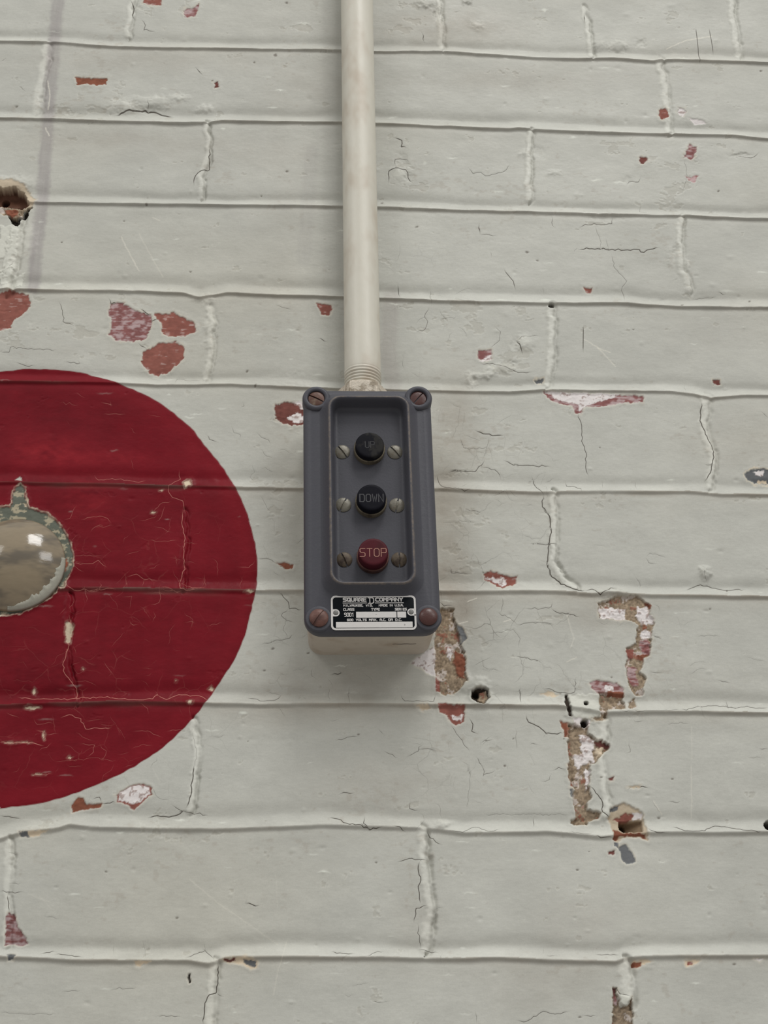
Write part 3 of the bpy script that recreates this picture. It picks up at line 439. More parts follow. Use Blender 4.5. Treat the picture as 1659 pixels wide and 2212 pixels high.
G = [
 (A1, [(500,497),(545,480),(600,478),(665,480),(700,495),(745,503)], 1.8), (A1, [(610,85),(628,110),(622,128),(670,138)], .8), (A1, [(565,5),(578,30),(572,70),(582,82)], 1.3), (A1, [(845,292),(865,315),(875,325)], 1), (A1, [(640,430),(642,480)], .7), (A1, [(0,268),(28,250)], .6), (A1, [(80,370),(112,395)], .6), (A1, [(838,800),(845,760),(870,740),(905,735),(908,640)], 1.1),
 (A2, [(40,595),(78,608),(75,635),(100,640)], 1.2), (A2, [(50,720),(48,690),(70,685),(100,690),(108,700)], .8), (A2, [(20,790),(22,740),(50,728),(95,735),(105,765),(125,790)], 1.0), (A2, [(365,725),(385,750),(420,745),(440,760),(520,740),(545,710)], .7), (A2, [(412,970),(416,1010)], 1.4), (A2, [(415,1012),(485,1018)], .7), (A2, [(725,935),(728,975),(740,985)], .7),
 (A2, [(840,1078),(900,1075),(960,1078),(1040,1080),(1105,1078),(1110,1088),(1190,1070)], 1.1), (A2, [(915,975),(930,1020),(940,1078)], .5), (A2, [(960,1030),(975,1078)], .5), (A2, [(1108,880),(1105,915),(1140,925)], .5), (A2, [(165,140),(175,180)], 1), (A2, [(820,1095),(835,1060)], .5), (A2, [(1520,670),(1560,680),(1600,678),(1620,660)], .8), (A2, [(1050,800),(1060,785),(1100,788),(1110,768)], .8), (A2, [(1300,690),(1310,760),(1290,830)], .5), (A2, [(845,985),(870,970),(985,968),(990,940)], .8), (A2, [(465,1110),(460,1085)], .7),
 (A3, [(470,190),(480,215),(520,210)], 1), (A3, [(605,235),(640,260),(655,290),(690,282)], 1.0), (A3, [(255,205),(270,245),(272,290),(320,308)], .8), (A3, [(0,420),(40,423),(45,400),(160,410),(240,412)], .7), (A3, [(70,465),(110,480),(150,478)], .8), (A3, [(280,465),(345,472),(340,462)], .8), (A3, [(600,385),(635,410)], 1), (A3, [(1190,220),(1225,232),(1260,240)], .6), (A3, [(1375,362),(1412,378)], 1), (A3, [(1050,640),(1055,655),(1040,660)], .7), (A3, [(890,780),(905,800),(940,812)], .8), (A3, [(1110,770),(1130,790),(1160,800),(1170,820)], .6), (A3, [(1125,840),(1150,870),(1180,880)], .5), (A3, [(735,500),(740,520)], .6), (A3, [(755,560),(765,535),(820,545),(870,540)], .5), (A3, [(30,60),(60,30)], .6), (A3, [(1000,740),(1010,770),(1040,780),(1035,800)], .5), (A3, [(440,520),(430,510)], .5), (A3, [(1090,905),(1100,940),(1080,960),(1100,980)], .4),
 (A4, [(520,62),(560,115),(570,150)], .9), (A4, [(985,0),(1000,60),(1030,90),(1050,115),(1030,140),(1040,200)], .6), (A4, [(140,335),(180,320),(190,290),(175,270),(195,230)], .7), (A4, [(240,240),(275,290)], .5), (A4, [(570,370),(590,400),(600,430)], 1.0), (A4, [(575,375),(610,355),(670,352)], .7), (A4, [(420,472),(470,470),(500,480),(530,490),(580,510),(640,508)], .8), (A4, [(460,405),(500,370),(505,335),(480,310)], .6), (A4, [(395,760),(430,775),(520,782)], 1.2), (A4, [(840,690),(855,740),(860,820),(875,860),(872,920),(885,955)], .9), (A4, [(520,890),(560,910),(720,916)], .9), (A4, [(570,905),(575,915)], 1), (A4, [(280,935),(395,938),(430,900),(435,890)], .9), (A4, [(330,790),(345,835),(400,840),(450,830)], .6), (A4, [(455,790),(430,880)], .5), (A4, [(425,920),(480,930),(500,950),(505,965)], .8), (A4, [(640,960),(655,1000),(690,1035)], .9), (A4, [(690,1040),(685,1090),(710,1118)], 1.1), (A4, [(230,950),(240,990),(270,1010),(375,1020)], .8), (A4, [(1370,640),(1365,720),(1400,800),(1425,850),(1418,905),(1410,945),(1385,980)], 1.2), (A4, [(1385,905),(1430,912)], .8), (A4, [(785,980),(790,1000),(850,1010),(855,1025)], .8), (A4, [(1090,980),(1092,1015)], .6), (A4, [(945,980),(946,1015)], .5), (A4, [(1300,560),(1305,600)], .4), (A4, [(60,130),(68,185)], .9), (A4, [(200,150),(205,215)], .6), (A4, [(350,1105),(400,1108),(420,1118)], .7), (A4, [(1320,110),(1335,160)], .6), (A4, [(1440,160),(1480,168)], .8), (A4, [(1340,190),(1440,180)], .6), (A4, [(285,640),(330,660),(320,740),(290,800)], .35), (A4, [(1630,680),(1659,705)], .7), (A4, [(690,130),(690,170)], .4),
 (A5, [(1110,215),(1160,215),(1195,235)], .7), (A5, [(1205,360),(1245,400),(1250,430),(1305,432)], .9), (A5, [(1245,430),(1215,460),(1240,480),(1270,490)], .7), (A5, [(1130,585),(1180,570),(1240,560),(1270,540)], .7), (A5, [(1240,470),(1225,510),(1240,560)], .5), (A5, [(1065,815),(1110,820),(1140,830),(1190,825),(1215,800)], .8), (A5, [(1150,785),(1190,795),(1215,800)], .5), (A5, [(1510,765),(1505,800),(1512,845)], .6), (A5, [(1430,715),(1475,708),(1468,700)], 1.0), (A5, [(1450,1002),(1500,985),(1550,980)], .7), (A5, [(830,960),(840,1000),(850,1050),(840,1118)], .5), (A5, [(915,985),(980,980)], .5), (A5, [(1635,950),(1659,975)], .7), (A5, [(1420,770),(1425,830)], .5), (A5, [(1200,850),(1235,900)], .4), (A5, [(1305,800),(1325,830)], .4), (A5, [(1180,30),(1190,100)], .3),
 (A6, [(690,0),(715,30),(722,90),(712,180),(708,250),(720,280),(765,325),(830,350),(870,352)], 1.3), (A6, [(630,148),(700,155),(750,150)], .8), (A6, [(870,355),(900,345),(935,372),(980,340),(1010,340)], 1.0), (A6, [(240,400),(260,420),(300,420)], .9), (A6, [(285,250),(290,275),(370,278)], .8), (A6, [(575,500),(620,492),(680,490),(735,500)], .7), (A6, [(490,445),(545,470),(575,500)], .6), (A6, [(450,540),(520,528),(560,520),(590,560),(580,600)], .5), (A6, [(610,430),(680,430),(700,425),(725,420),(728,400)], .7), (A6, [(725,430),(760,450),(810,455),(845,465)], .9), (A6, [(510,380),(515,410),(500,450)], .6), (A6, [(570,635),(650,650),(680,665)], .8), (A6, [(420,640),(430,680),(500,700)], .5), (A6, [(680,665),(690,680),(740,690)], .4), (A6, [(590,770),(592,840)], .9), (A6, [(830,730),(825,790),(800,795),(690,775)], .8), (A6, [(75,800),(90,830),(215,832),(225,800)], .8), (A6, [(615,890),(625,920),(670,940),(700,968),(775,970)], 1.2), (A6, [(700,970),(690,985)], .8), (A6, [(370,905),(385,930),(380,960),(405,970)], 1.0), (A6, [(290,935),(330,990),(370,1045)], .7), (A6, [(420,1010),(435,1000),(470,995)], .8), (A6, [(400,1070),(430,1118)], .8), (A6, [(150,1040),(190,1035),(230,1045)], .7), (A6, [(100,1070),(150,1045),(165,1020)], .7), (A6, [(630,1020),(640,1012),(670,1018)], .7), (A6, [(570,950),(575,1040)], .5), (A6, [(1305,350),(1370,325),(1395,330),(1470,350),(1560,345)], .9), (A6, [(1370,250),(1400,320)], .5), (A6, [(1280,870),(1400,850),(1480,855),(1620,860),(1659,858)], .8), (A6, [(1010,875),(1180,875),(1280,868)], .6), (A6, [(1440,740),(1500,752)], .7), (A6, [(1480,825),(1485,860),(1530,858)], .7), (A6, [(1130,210),(1145,232),(1180,235)], .6), (A6, [(1135,205),(1150,190),(1220,210)], .5), (A6, [(1355,553),(1400,545),(1450,550)], .5), (A6, [(1160,545),(1200,562)], .9), (A6, [(1150,705),(1205,708)], .7), (A6, [(1560,640),(1650,660)], .4), (A6, [(1080,912),(1085,920),(1120,915)], .7), (A6, [(1220,925),(1320,928)], .5), (A6, [(1060,1005),(1065,1050),(1045,1055)], .6), (A6, [(1360,850),(1390,912)], .3), (A6, [(600,110),(640,130),(690,120)], .4), (A6, [(250,60),(330,50),(400,60)], .4), (A6, [(900,150),(960,165)], .3), (A6, [(1085,290),(1110,330),(1105,345)], .5), (A6, [(0,1045),(60,1075)], .7), (A6, [(1620,1035),(1659,1036)], .8), (A6, [(1570,1070),(1640,1075)], .5),
 (A7, [(840,0),(835,50),(825,90),(828,120),(805,185)], 1.4), (A7, [(440,168),(500,163)], 1.0), (A7, [(400,150),(430,140),(438,165)], .9), (A7, [(640,228),(680,218),(730,225),(775,212),(800,195)], 1.3), (A7, [(0,218),(35,222),(88,232)], .9), (A7, [(745,175),(790,200),(900,218)], .8), (A7, [(1420,230),(1460,235),(1510,260),(1560,262),(1600,282),(1650,270)], 1.0), (A7, [(1575,225),(1570,255),(1590,280)], 1.0), (A7, [(1465,128),(1485,120),(1530,122)], .9), (A7, [(0,548),(40,550),(100,550)], .8), (A7, [(35,560),(40,640)], 1.0), (A7, [(1060,600),(1090,605),(1120,608)], 1.2), (A7, [(1065,585),(1062,600)], .7), (A7, [(175,818),(240,806)], .9), (A7, [(240,820),(310,825),(355,832)], .9), (A7, [(805,835),(885,802),(910,825),(925,840)], .8), (A7, [(880,770),(888,800)], .5), (A7, [(940,860),(942,920),(935,985),(905,995),(885,1030),(878,1118)], 1.3), (A7, [(935,985),(965,1002)], .8), (A7, [(1430,808),(1480,816),(1530,818)], .9), (A7, [(1580,828),(1620,812),(1659,806)], .7), (A7, [(480,972),(590,962)], .6), (A7, [(270,980),(350,975)], .6), (A7, [(680,1086),(780,1088)], .7), (A7, [(40,515),(90,512)], .6), (A7, [(1605,1025),(1659,1028)], .7), (A7, [(1520,955),(1560,950),(1595,940)], .4), (A7, [(190,655),(255,665)], .5), (A7, [(620,760),(630,840)], .4), (A7, [(30,375),(80,390)], .5), (A7, [(0,1070),(110,1078),(240,1076)], .5), (A7, [(490,770),(488,820)], .4), (A7, [(1480,1000),(1530,994)], .4),
 (A8, [(115,160),(112,190),(150,195)], .8), (A8, [(40,265),(70,270),(95,290)], .9), (A8, [(185,285),(200,315),(250,345)], .9), (A8, [(60,420),(110,405),(185,412)], .9), (A8, [(155,420),(148,450),(160,500),(150,540),(160,600)], 1.1), (A8, [(185,608),(140,620),(130,680)], 1.0), (A8, [(148,690),(155,740),(158,790)], .8), (A8, [(275,288),(340,295),(390,270),(460,290),(500,280)], .7), (A8, [(650,225),(645,270)], .8), (A8, [(440,212),(540,215),(640,212),(800,215)], .5), (A8, [(800,290),(860,300),(900,298)], .6), (A8, [(910,312),(990,315)], .9), (A8, [(890,95),(925,130),(945,165),(945,205),(980,232)], 1.1), (A8, [(1140,275),(1180,295),(1220,297)], .9), (A8, [(1245,270),(1300,288),(1385,288),(1430,265),(1500,275),(1560,285),(1630,290)], .9), (A8, [(575,1105),(605,1112),(690,1065),(740,1078),(800,1068)], .8), (A8, [(860,1082),(920,1086)], .8), (A8, [(730,25),(755,12),(785,22)], .8), (A8, [(680,72),(715,65),(725,40)], .6), (A8, [(370,0),(372,80),(360,190)], .5), (A8, [(420,0),(435,30),(430,45),(480,25)], .7), (A8, [(1055,108),(1065,98),(1100,100),(1145,102)], 1.0), (A8, [(1230,160),(1265,165),(1285,158)], .7), (A8, [(915,820),(1020,822)], .8), (A8, [(690,790),(690,815)], .5), (A8, [(250,820),(245,850)], .5), (A8, [(1005,960),(1020,990),(1065,1002)], .9), (A8, [(395,1065),(400,1118)], .6), (A8, [(360,0),(372,60)], .5), (A8, [(150,800),(235,812)], .8), (A8, [(700,825),(745,826)], .6), (A8, [(0,1025),(20,1022)], .6), (A8, [(210,625),(265,620)], .4), (A8, [(1160,155),(1200,215)], .4)]
for (o, pts, wd) in G: crack(pts, o[0], o[1], S, wd)
for o_2, pts, wd in [(A2, [(1348,118),(1353,160),(1366,276)], .9), (A2, [(1406,122),(1425,232)], .9), (A2, [(865,60),(867,98)], 1.2), (A4, [(862,308),(861,420)], 1.0)]:
    crack(pts, o_2[0], o_2[1], S, wd, relief=.02, jag=0)
RC = [  # pale hairlines in the red paint
 (A3, [(440,640),(480,650),(478,638)], .9), (A3, [(450,690),(455,688),(540,690)], .7), (A3, [(560,745),(590,775)], .5), (A3, [(565,880),(580,930)], .5), (A3, [(410,955),(425,975),(510,970),(600,985),(630,975)], .9), (A3, [(775,935),(780,970),(730,1000),(728,1025),(745,1050),(790,1065),(800,1115)], 1.0), (A3, [(660,1118),(690,1080),(740,1065)], .7), (A3, [(320,600),(370,620)], .5), (A3, [(260,640),(340,650)], .5), (A3, [(290,720),(300,735)], .5), (A3, [(640,690),(700,705)], .5),
 (A5, [(355,45),(390,35),(430,30),(465,40),(480,60)], .8), (A5, [(420,80),(490,70)], .6), (A5, [(790,10),(785,60),(800,130),(792,210),(800,260),(775,320),(780,345),(850,352)], 1.2), (A5, [(645,135),(700,140),(765,135)], .7), (A5, [(800,145),(850,150)], .7), (A5, [(545,200),(605,180)], .6), (A5, [(320,200),(400,202),(440,200)], .6), (A5, [(320,232),(400,235),(425,220),(460,250)], .9), (A5, [(315,245),(340,260),(360,270)], .7), (A5, [(285,325),(320,350),(410,350),(500,348)], 1.0), (A5, [(550,290),(590,280),(620,300),(680,308)], .9), (A5, [(620,300),(615,335)], .7), (A5, [(540,280),(548,345)], .6), (A5, [(640,262),(690,240)], .6), (A5, [(690,350),(775,355)], .6), (A5, [(785,325),(830,342),(890,340)], .9), (A5, [(885,280),(888,340)], .6), (A5, [(920,215),(940,235),(938,290)], .6), (A5, [(1030,250),(1075,252),(1100,225)], .8), (A5, [(1040,290),(1042,345)], .6), (A5, [(735,210),(795,220)], .5), (A5, [(1085,20),(1070,60)], .3), (A5, [(530,380),(570,375),(560,430)], .5), (A5, [(480,595),(540,530)], .5), (A5, [(560,480),(575,500),(595,498)], .8), (A5, [(895,505),(960,490)], .6), (A5, [(300,460),(308,500),(290,560),(295,600),(275,660),(280,710),(330,770),(335,830)], 1.2), (A5, [(80,812),(150,822),(240,820),(330,818),(440,812),(500,820),(580,825),(660,822),(680,800),(720,825),(770,800),(860,805),(900,830)], 1.2), (A5, [(30,880),(80,900)], .8), (A5, [(265,900),(300,888),(350,905),(370,950),(480,945)], 1.1), (A5, [(370,915),(440,908)], .6), (A5, [(160,955),(185,960),(200,1000),(190,1005)], 1.1), (A5, [(200,975),(250,970)], .8), (A5, [(0,1008),(70,1008),(130,1008),(185,1022)], 1.3), (A5, [(350,1015),(410,1020),(405,1050),(380,1070)], .8), (A5, [(575,960),(640,958),(700,985)], .7), (A5, [(720,960),(760,955),(795,950)], .7), (A5, [(570,1035),(620,1015),(660,1020)], .6), (A5, [(240,1090),(310,1085),(400,1075),(500,1085)], .6), (A5, [(330,965),(370,990),(400,1000)], .6), (A5, [(450,660),(470,690),(490,715)], .7), (A5, [(430,925),(470,935),(500,930)], .5), (A5, [(510,1060),(560,1050)], .5), (A5, [(820,840),(822,900)], .5), (A5, [(665,780),(690,810)], .5), (A5, [(620,688),(660,690)], .5), (A5, [(50,740),(150,745)], .3), (A5, [(0,780),(60,785)], .4), (A5, [(320,740),(380,745),(420,765)], .5),
 (A7, [(170,42),(200,45),(225,40)], .9), (A7, [(290,0),(300,8),(360,5)], .5), (A7, [(440,70),(470,58)], .4)]
for (o, pts, wd) in RC: crack(pts, o[0], o[1], S, wd*.7, relief=.04, light=1.0)
# extra seeded hairlines in the densely crazed zones: (x0,x1,y0,y1,n,light)
for x0, x1, y0, y1, n, lt in [(960,1180,880,1560,60,0), (20,420,1110,1700,70,1), (560,650,930,1400,16,0), (860,1200,1580,1760,14,0), (1180,1500,1300,1500,20,0), (835,1000,560,830,10,0), (560,900,1440,1560,12,0)]:
    for _ in range(n):
        x, y = rng.uniform(x0, x1), rng.uniform(y0, y1); a = rng.uniform(-.5, .5) if rng.random() < .7 else rng.uniform(1.1, 2.0); p = [(x, y)]
        for _k in range(rng.integers(2, 6)):
            a += rng.normal(0, .55); st = rng.uniform(5, 14); x += math.cos(a)*st; y += math.sin(a)*st; p.append((x, y))
        crack(p, w_=rng.uniform(.2, .5), relief=.03, light=lt, jag=.7)
lit = np.where(redm > .5, 1.0, 0.0).astype(np.float32)
CW *= CRM
# long pale scratches and the crazed zone strength
ZONE = np.zeros_like(X)
for gx, gy, rx, ry, st in [(1060,1350,130,220,1.0),(1030,980,120,130,.5),(200,1500,260,200,.9),(300,1200,200,140,.6),(610,1330,60,120,.5),(960,1640,150,90,.5),(1300,1420,160,120,.5),(900,640,80,160,.35)]:
    ZONE = np.maximum(ZONE, st*np.exp(-(((PX-gx)/rx)**2+((PY-gy)/ry)**2)).astype(np.float32))
print('fields', round(time.time()-T0, 1))

# ------------------------------------------------------------------ materials
def nodes_of(name):
    mt = bpy.data.materials.new(name); mt.use_nodes = True; nt = mt.node_tree; b = nt.nodes['Principled BSDF']; return mt, nt, b
def N(nt, t, **kw):
    n = nt.nodes.new(t)
    for k, v in kw.items(): setattr(n, k, v)
    return n
def math_n(nt, op, a, b=None, c=None):
    n = N(nt, 'ShaderNodeMath', operation=op)
    for i, v in enumerate((a, b, c)):
        if v is None: continue
        if isinstance(v, (int, float)): n.inputs[i].default_value = v
        else: nt.links.new(v, n.inputs[i])
    return n.outputs[0]
def mix_n(nt, f, a, b, mode='MIX'):
    n = N(nt, 'ShaderNodeMix', data_type='RGBA', blend_type=mode)
    for i, v in ((0, f), (6, a), (7, b)):
        if hasattr(v, 'node'): nt.links.new(v, n.inputs[i])
        elif i == 0: n.inputs[0].default_value = v
        else: n.inputs[i].default_value = (*[float(q) for q in v], 1)
    return n.outputs[2]
def noise_n(nt, vec, scale, detail=3, rough=.5, dist=0):
    n = N(nt, 'ShaderNodeTexNoise'); n.inputs['Scale'].default_value = scale; n.inputs['Detail'].default_value = detail; n.inputs['Roughness'].default_value = rough; n.inputs['Distortion'].default_value = dist
    if vec: nt.links.new(vec, n.inputs['Vector'])
    return n.outputs[0]
def coords(nt, sc=(1, 1, 1)):
    t = N(nt, 'ShaderNodeTexCoord'); mp = N(nt, 'ShaderNodeMapping'); mp.inputs['Scale'].default_value = sc
    nt.links.new(t.outputs['Object'], mp.inputs[0]); return mp.outputs[0]

mwall, nt, b = nodes_of('painted_brick')
ac = N(nt, 'ShaderNodeAttribute', attribute_name='paint'); aa = N(nt, 'ShaderNodeAttribute', attribute_name='crackfield')
sa = N(nt, 'ShaderNodeSeparateColor'); nt.links.new(aa.outputs['Color'], sa.inputs[0])
co = coords(nt); cs = coords(nt, (1, 1, 3.2))
n1 = noise_n(nt, cs, 260, 4, .6); n2 = noise_n(nt, co, 1500, 2, .6)
v = math_n(nt, 'ADD', math_n(nt, 'MULTIPLY', math_n(nt, 'SUBTRACT', n1, .5), .16), math_n(nt, 'MULTIPLY', math_n(nt, 'SUBTRACT', n2, .5), .16))
v = math_n(nt, 'ADD', v, math_n(nt, 'MULTIPLY', math_n(nt, 'SUBTRACT', noise_n(nt, co, 38, 6, .65), .5), .22)); v = math_n(nt, 'ADD', v, 1.0)
vc = N(nt, 'ShaderNodeCombineXYZ'); [nt.links.new(v, vc.inputs[i]) for i in range(3)]
base = mix_n(nt, 1.0, ac.outputs['Color'], vc.outputs[0], 'MULTIPLY')
sd = math_n(nt, 'ABSOLUTE', math_n(nt, 'SUBTRACT', sa.outputs[0], .5))          # 0.5 +- distance
ln = N(nt, 'ShaderNodeMapRange', interpolation_type='SMOOTHSTEP'); nt.links.new(sd, ln.inputs[0]); ln.inputs[1].default_value = .012; ln.inputs[2].default_value = .052; ln.inputs[3].default_value = 1; ln.inputs[4].default_value = 0
ck = math_n(nt, 'MULTIPLY', ln.outputs[0], sa.outputs[1])
# fine crazing from cell edges, only in the crazed zones
vo = N(nt, 'ShaderNodeTexVoronoi', feature='DISTANCE_TO_EDGE'); dn = N(nt, 'ShaderNodeTexNoise'); dn.inputs['Scale'].default_value = 90; dn.inputs['Detail'].default_value = 3
nt.links.new(co, dn.inputs['Vector']); va = N(nt, 'ShaderNodeVectorMath', operation='MULTIPLY_ADD'); nt.links.new(dn.outputs['Color'], va.inputs[0]); va.inputs[1].default_value = (.006,)*3; nt.links.new(co, va.inputs[2])
nt.links.new(va.outputs[0], vo.inputs['Vector']); vo.inputs['Scale'].default_value = 62
vm = N(nt, 'ShaderNodeMapRange', interpolation_type='SMOOTHSTEP'); nt.links.new(vo.outputs['Distance'], vm.inputs[0]); vm.inputs[1].default_value = .004; vm.inputs[2].default_value = .016; vm.inputs[3].default_value = 1; vm.inputs[4].default_value = 0
bn = noise_n(nt, co, 55, 2, .5); bm_ = N(nt, 'ShaderNodeMapRange'); nt.links.new(bn, bm_.inputs[0]); bm_.inputs[1].default_value = .47; bm_.inputs[2].default_value = .6
ar = N(nt, 'ShaderNodeAttribute', attribute_name='redness')
cz2 = math_n(nt, 'MULTIPLY', math_n(nt, 'MULTIPLY', vm.outputs[0], bm_.outputs[0]), math_n(nt, 'MULTIPLY', sa.outputs[2], math_n(nt, 'MULTIPLY_ADD', ar.outputs['Fac'], -.30, .45)))
ck = math_n(nt, 'MAXIMUM', ck, cz2)
cc = mix_n(nt, ar.outputs['Fac'], lin(70, 63, 55), lin(190, 128, 116))
ckf = math_n(nt, 'MULTIPLY', ck, .92)
base = mix_n(nt, ckf, base, cc)
nt.links.new(base, b.inputs['Base Color'])
nt.links.new(ac.outputs['Alpha'], b.inputs['Roughness'])
nt.links.new(math_n(nt, 'MULTIPLY_ADD', ar.outputs['Fac'], -.10, .18), b.inputs['Specular IOR Level'])
h = math_n(nt, 'ADD', math_n(nt, 'MULTIPLY', n1, .10), math_n(nt, 'MULTIPLY', n2, .025)); h = math_n(nt, 'ADD', h, math_n(nt, 'MULTIPLY', noise_n(nt, co, 420, 3), .08))
h = math_n(nt, 'SUBTRACT', h, math_n(nt, 'MULTIPLY', ck, .16))
bp = N(nt, 'ShaderNodeBump'); bp.inputs['Strength'].default_value = .55; bp.inputs['Distance'].default_value = .001; nt.links.new(h, bp.inputs['Height']); nt.links.new(bp.outputs[0], b.inputs['Normal'])

def painted(name, col, rough, var=.1, nscale=300, bump=.3, col2=None, c2=.5, c2w=.1, metal=0, spec=.5, bdist=.0004, wearcol=None, sc=(1, 1, 1)):
    mt, nt, b = nodes_of(name); co = coords(nt, sc)
    n1 = noise_n(nt, co, nscale, 4, .6); n2 = noise_n(nt, co, nscale*.22, 3, .6)
    a = N(nt, 'ShaderNodeMapRange'); nt.links.new(n1, a.inputs[0]); a.inputs[3].default_value = 1-var; a.inputs[4].default_value = 1+var
    vc = N(nt, 'ShaderNodeCombineXYZ'); [nt.links.new(a.outputs[0], vc.inputs[i]) for i in range(3)]
    base = mix_n(nt, 1.0, lin(*col), vc.outputs[0], 'MULTIPLY')
    if col2:
        m2 = N(nt, 'ShaderNodeMapRange', interpolation_type='SMOOTHSTEP'); nt.links.new(n2, m2.inputs[0]); m2.inputs[1].default_value = c2; m2.inputs[2].default_value = c2+c2w
        base = mix_n(nt, m2.outputs[0], base, lin(*col2))
    if wearcol:
        at = N(nt, 'ShaderNodeAttribute', attribute_name='wear'); n3 = noise_n(nt, co, 420, 4, .7)
        m3 = N(nt, 'ShaderNodeMapRange'); nt.links.new(math_n(nt, 'MULTIPLY', at.outputs['Fac'], math_n(nt, 'ADD', n3, .25)), m3.inputs[0]); m3.inputs[1].default_value = .5; m3.inputs[2].default_value = 1.0
        base = mix_n(nt, math_n(nt, 'MULTIPLY', m3.outputs[0], .75), base, lin(*wearcol))
    nt.links.new(base, b.inputs['Base Color']); b.inputs['Metallic'].default_value = metal; b.inputs['Specular IOR Level'].default_value = spec
    r = N(nt, 'ShaderNodeMapRange'); nt.links.new(n2, r.inputs[0]); r.inputs[3].default_value = rough-.08; r.inputs[4].default_value = rough+.1; nt.links.new(r.outputs[0], b.inputs['Roughness'])
    bp = N(nt, 'ShaderNodeBump'); bp.inputs['Strength'].default_value = bump; bp.inputs['Distance'].default_value = bdist; nt.links.new(n1, bp.inputs['Height']); nt.links.new(bp.outputs[0], b.inputs['Normal'])
    return mt
M_cover = painted('slate_enamel', (74, 74, 80), .42, .06, 700, .25, spec=.22, wearcol=(134, 120, 104))
M_body = painted('dirty_cream_paint', (182, 172, 158), .55, .08, 240, .4, col2=(164, 149, 132), c2=.5, c2w=.25, sc=(1, 1, 3))
M_pipe = painted('ivory_gloss_paint', (202, 198, 185), .42, .05, 220, .35, col2=(182, 170, 153), c2=.46, c2w=.3, sc=(1, 1, .5))
M_hub = painted('chipped_hub_paint', (198, 188, 172), .6, .14, 700, .8, col2=(150, 138, 120), c2=.5, c2w=.1, bdist=.0008)
M_black = painted('black_phenolic', (22, 22, 28), .45, .1, 500, .15, spec=.06)
M_blackworn = painted('worn_black_phenolic', (24, 24, 29), .5, .1, 500, .15, spec=.06, col2=(44, 43, 42), c2=.5, c2w=.1)
M_redbtn = painted('red_phenolic', (74, 27, 34), .45, .08, 500, .15, spec=.1, col2=(66, 29, 33), c2=.5, c2w=.2)
M_collar = painted('dusty_brass', (112, 104, 88), .5, .15, 600, .3, metal=.15, spec=.2, col2=(78, 70, 58), c2=.5, c2w=.2)
M_steel = painted('dull_nickel', (108, 104, 94), .38, .12, 700, .3, metal=.3, spec=.4, col2=(98, 90, 76), c2=.55, c2w=.15)
M_bronze = painted('tarnished_brass', (84, 74, 62), .42, .15, 700, .3, metal=.2, spec=.2, col2=(58, 48, 42), c2=.5, c2w=.15)
M_rust = painted('rusty_steel', (98, 68, 60), .4, .2, 600, .4, metal=.1, spec=.3, col2=(70, 48, 44), c2=.5, c2w=.2)
M_rustred = painted('red_brown_screw_paint', (76, 48, 44), .3, .15, 600, .3, spec=.35)
M_rustlight = painted('worn_brown_screw', (92, 66, 56), .38, .2, 500, .4, metal=.1, spec=.3, col2=(126, 112, 96), c2=.55, c2w=.15)
M_plateblack = painted('black_plate_enamel', (14, 18, 22), .4, .1, 500, .1, spec=.05)
M_platewhite = painted('plate_aluminium', (196, 193, 190), .5, .05, 500, .15, metal=.15)
M_rivet = painted('grey_rivet', (104, 103, 100), .45, .08, 500, .2)
M_cream = painted('cream_infill', (158, 116, 98), .6, .12, 900, .2)
M_greyink = painted('faded_grey_infill', (50, 50, 53), .6, .1, 900, .2)
M_dome = painted('varnished_brown_grey_paint', (134, 121, 100), .10, .14, 150, .12, col2=(98, 90, 78), c2=.44, c2w=.2, bdist=.0006, spec=.45, sc=(1, 1, 2.6))
M_flake = painted('flaking_grey_paint', (158, 156, 144), .6, .14, 300, .5, spec=.2)
M_scratch = painted('dark_scratch', (70, 62, 56), .7, .1, 600, .1)

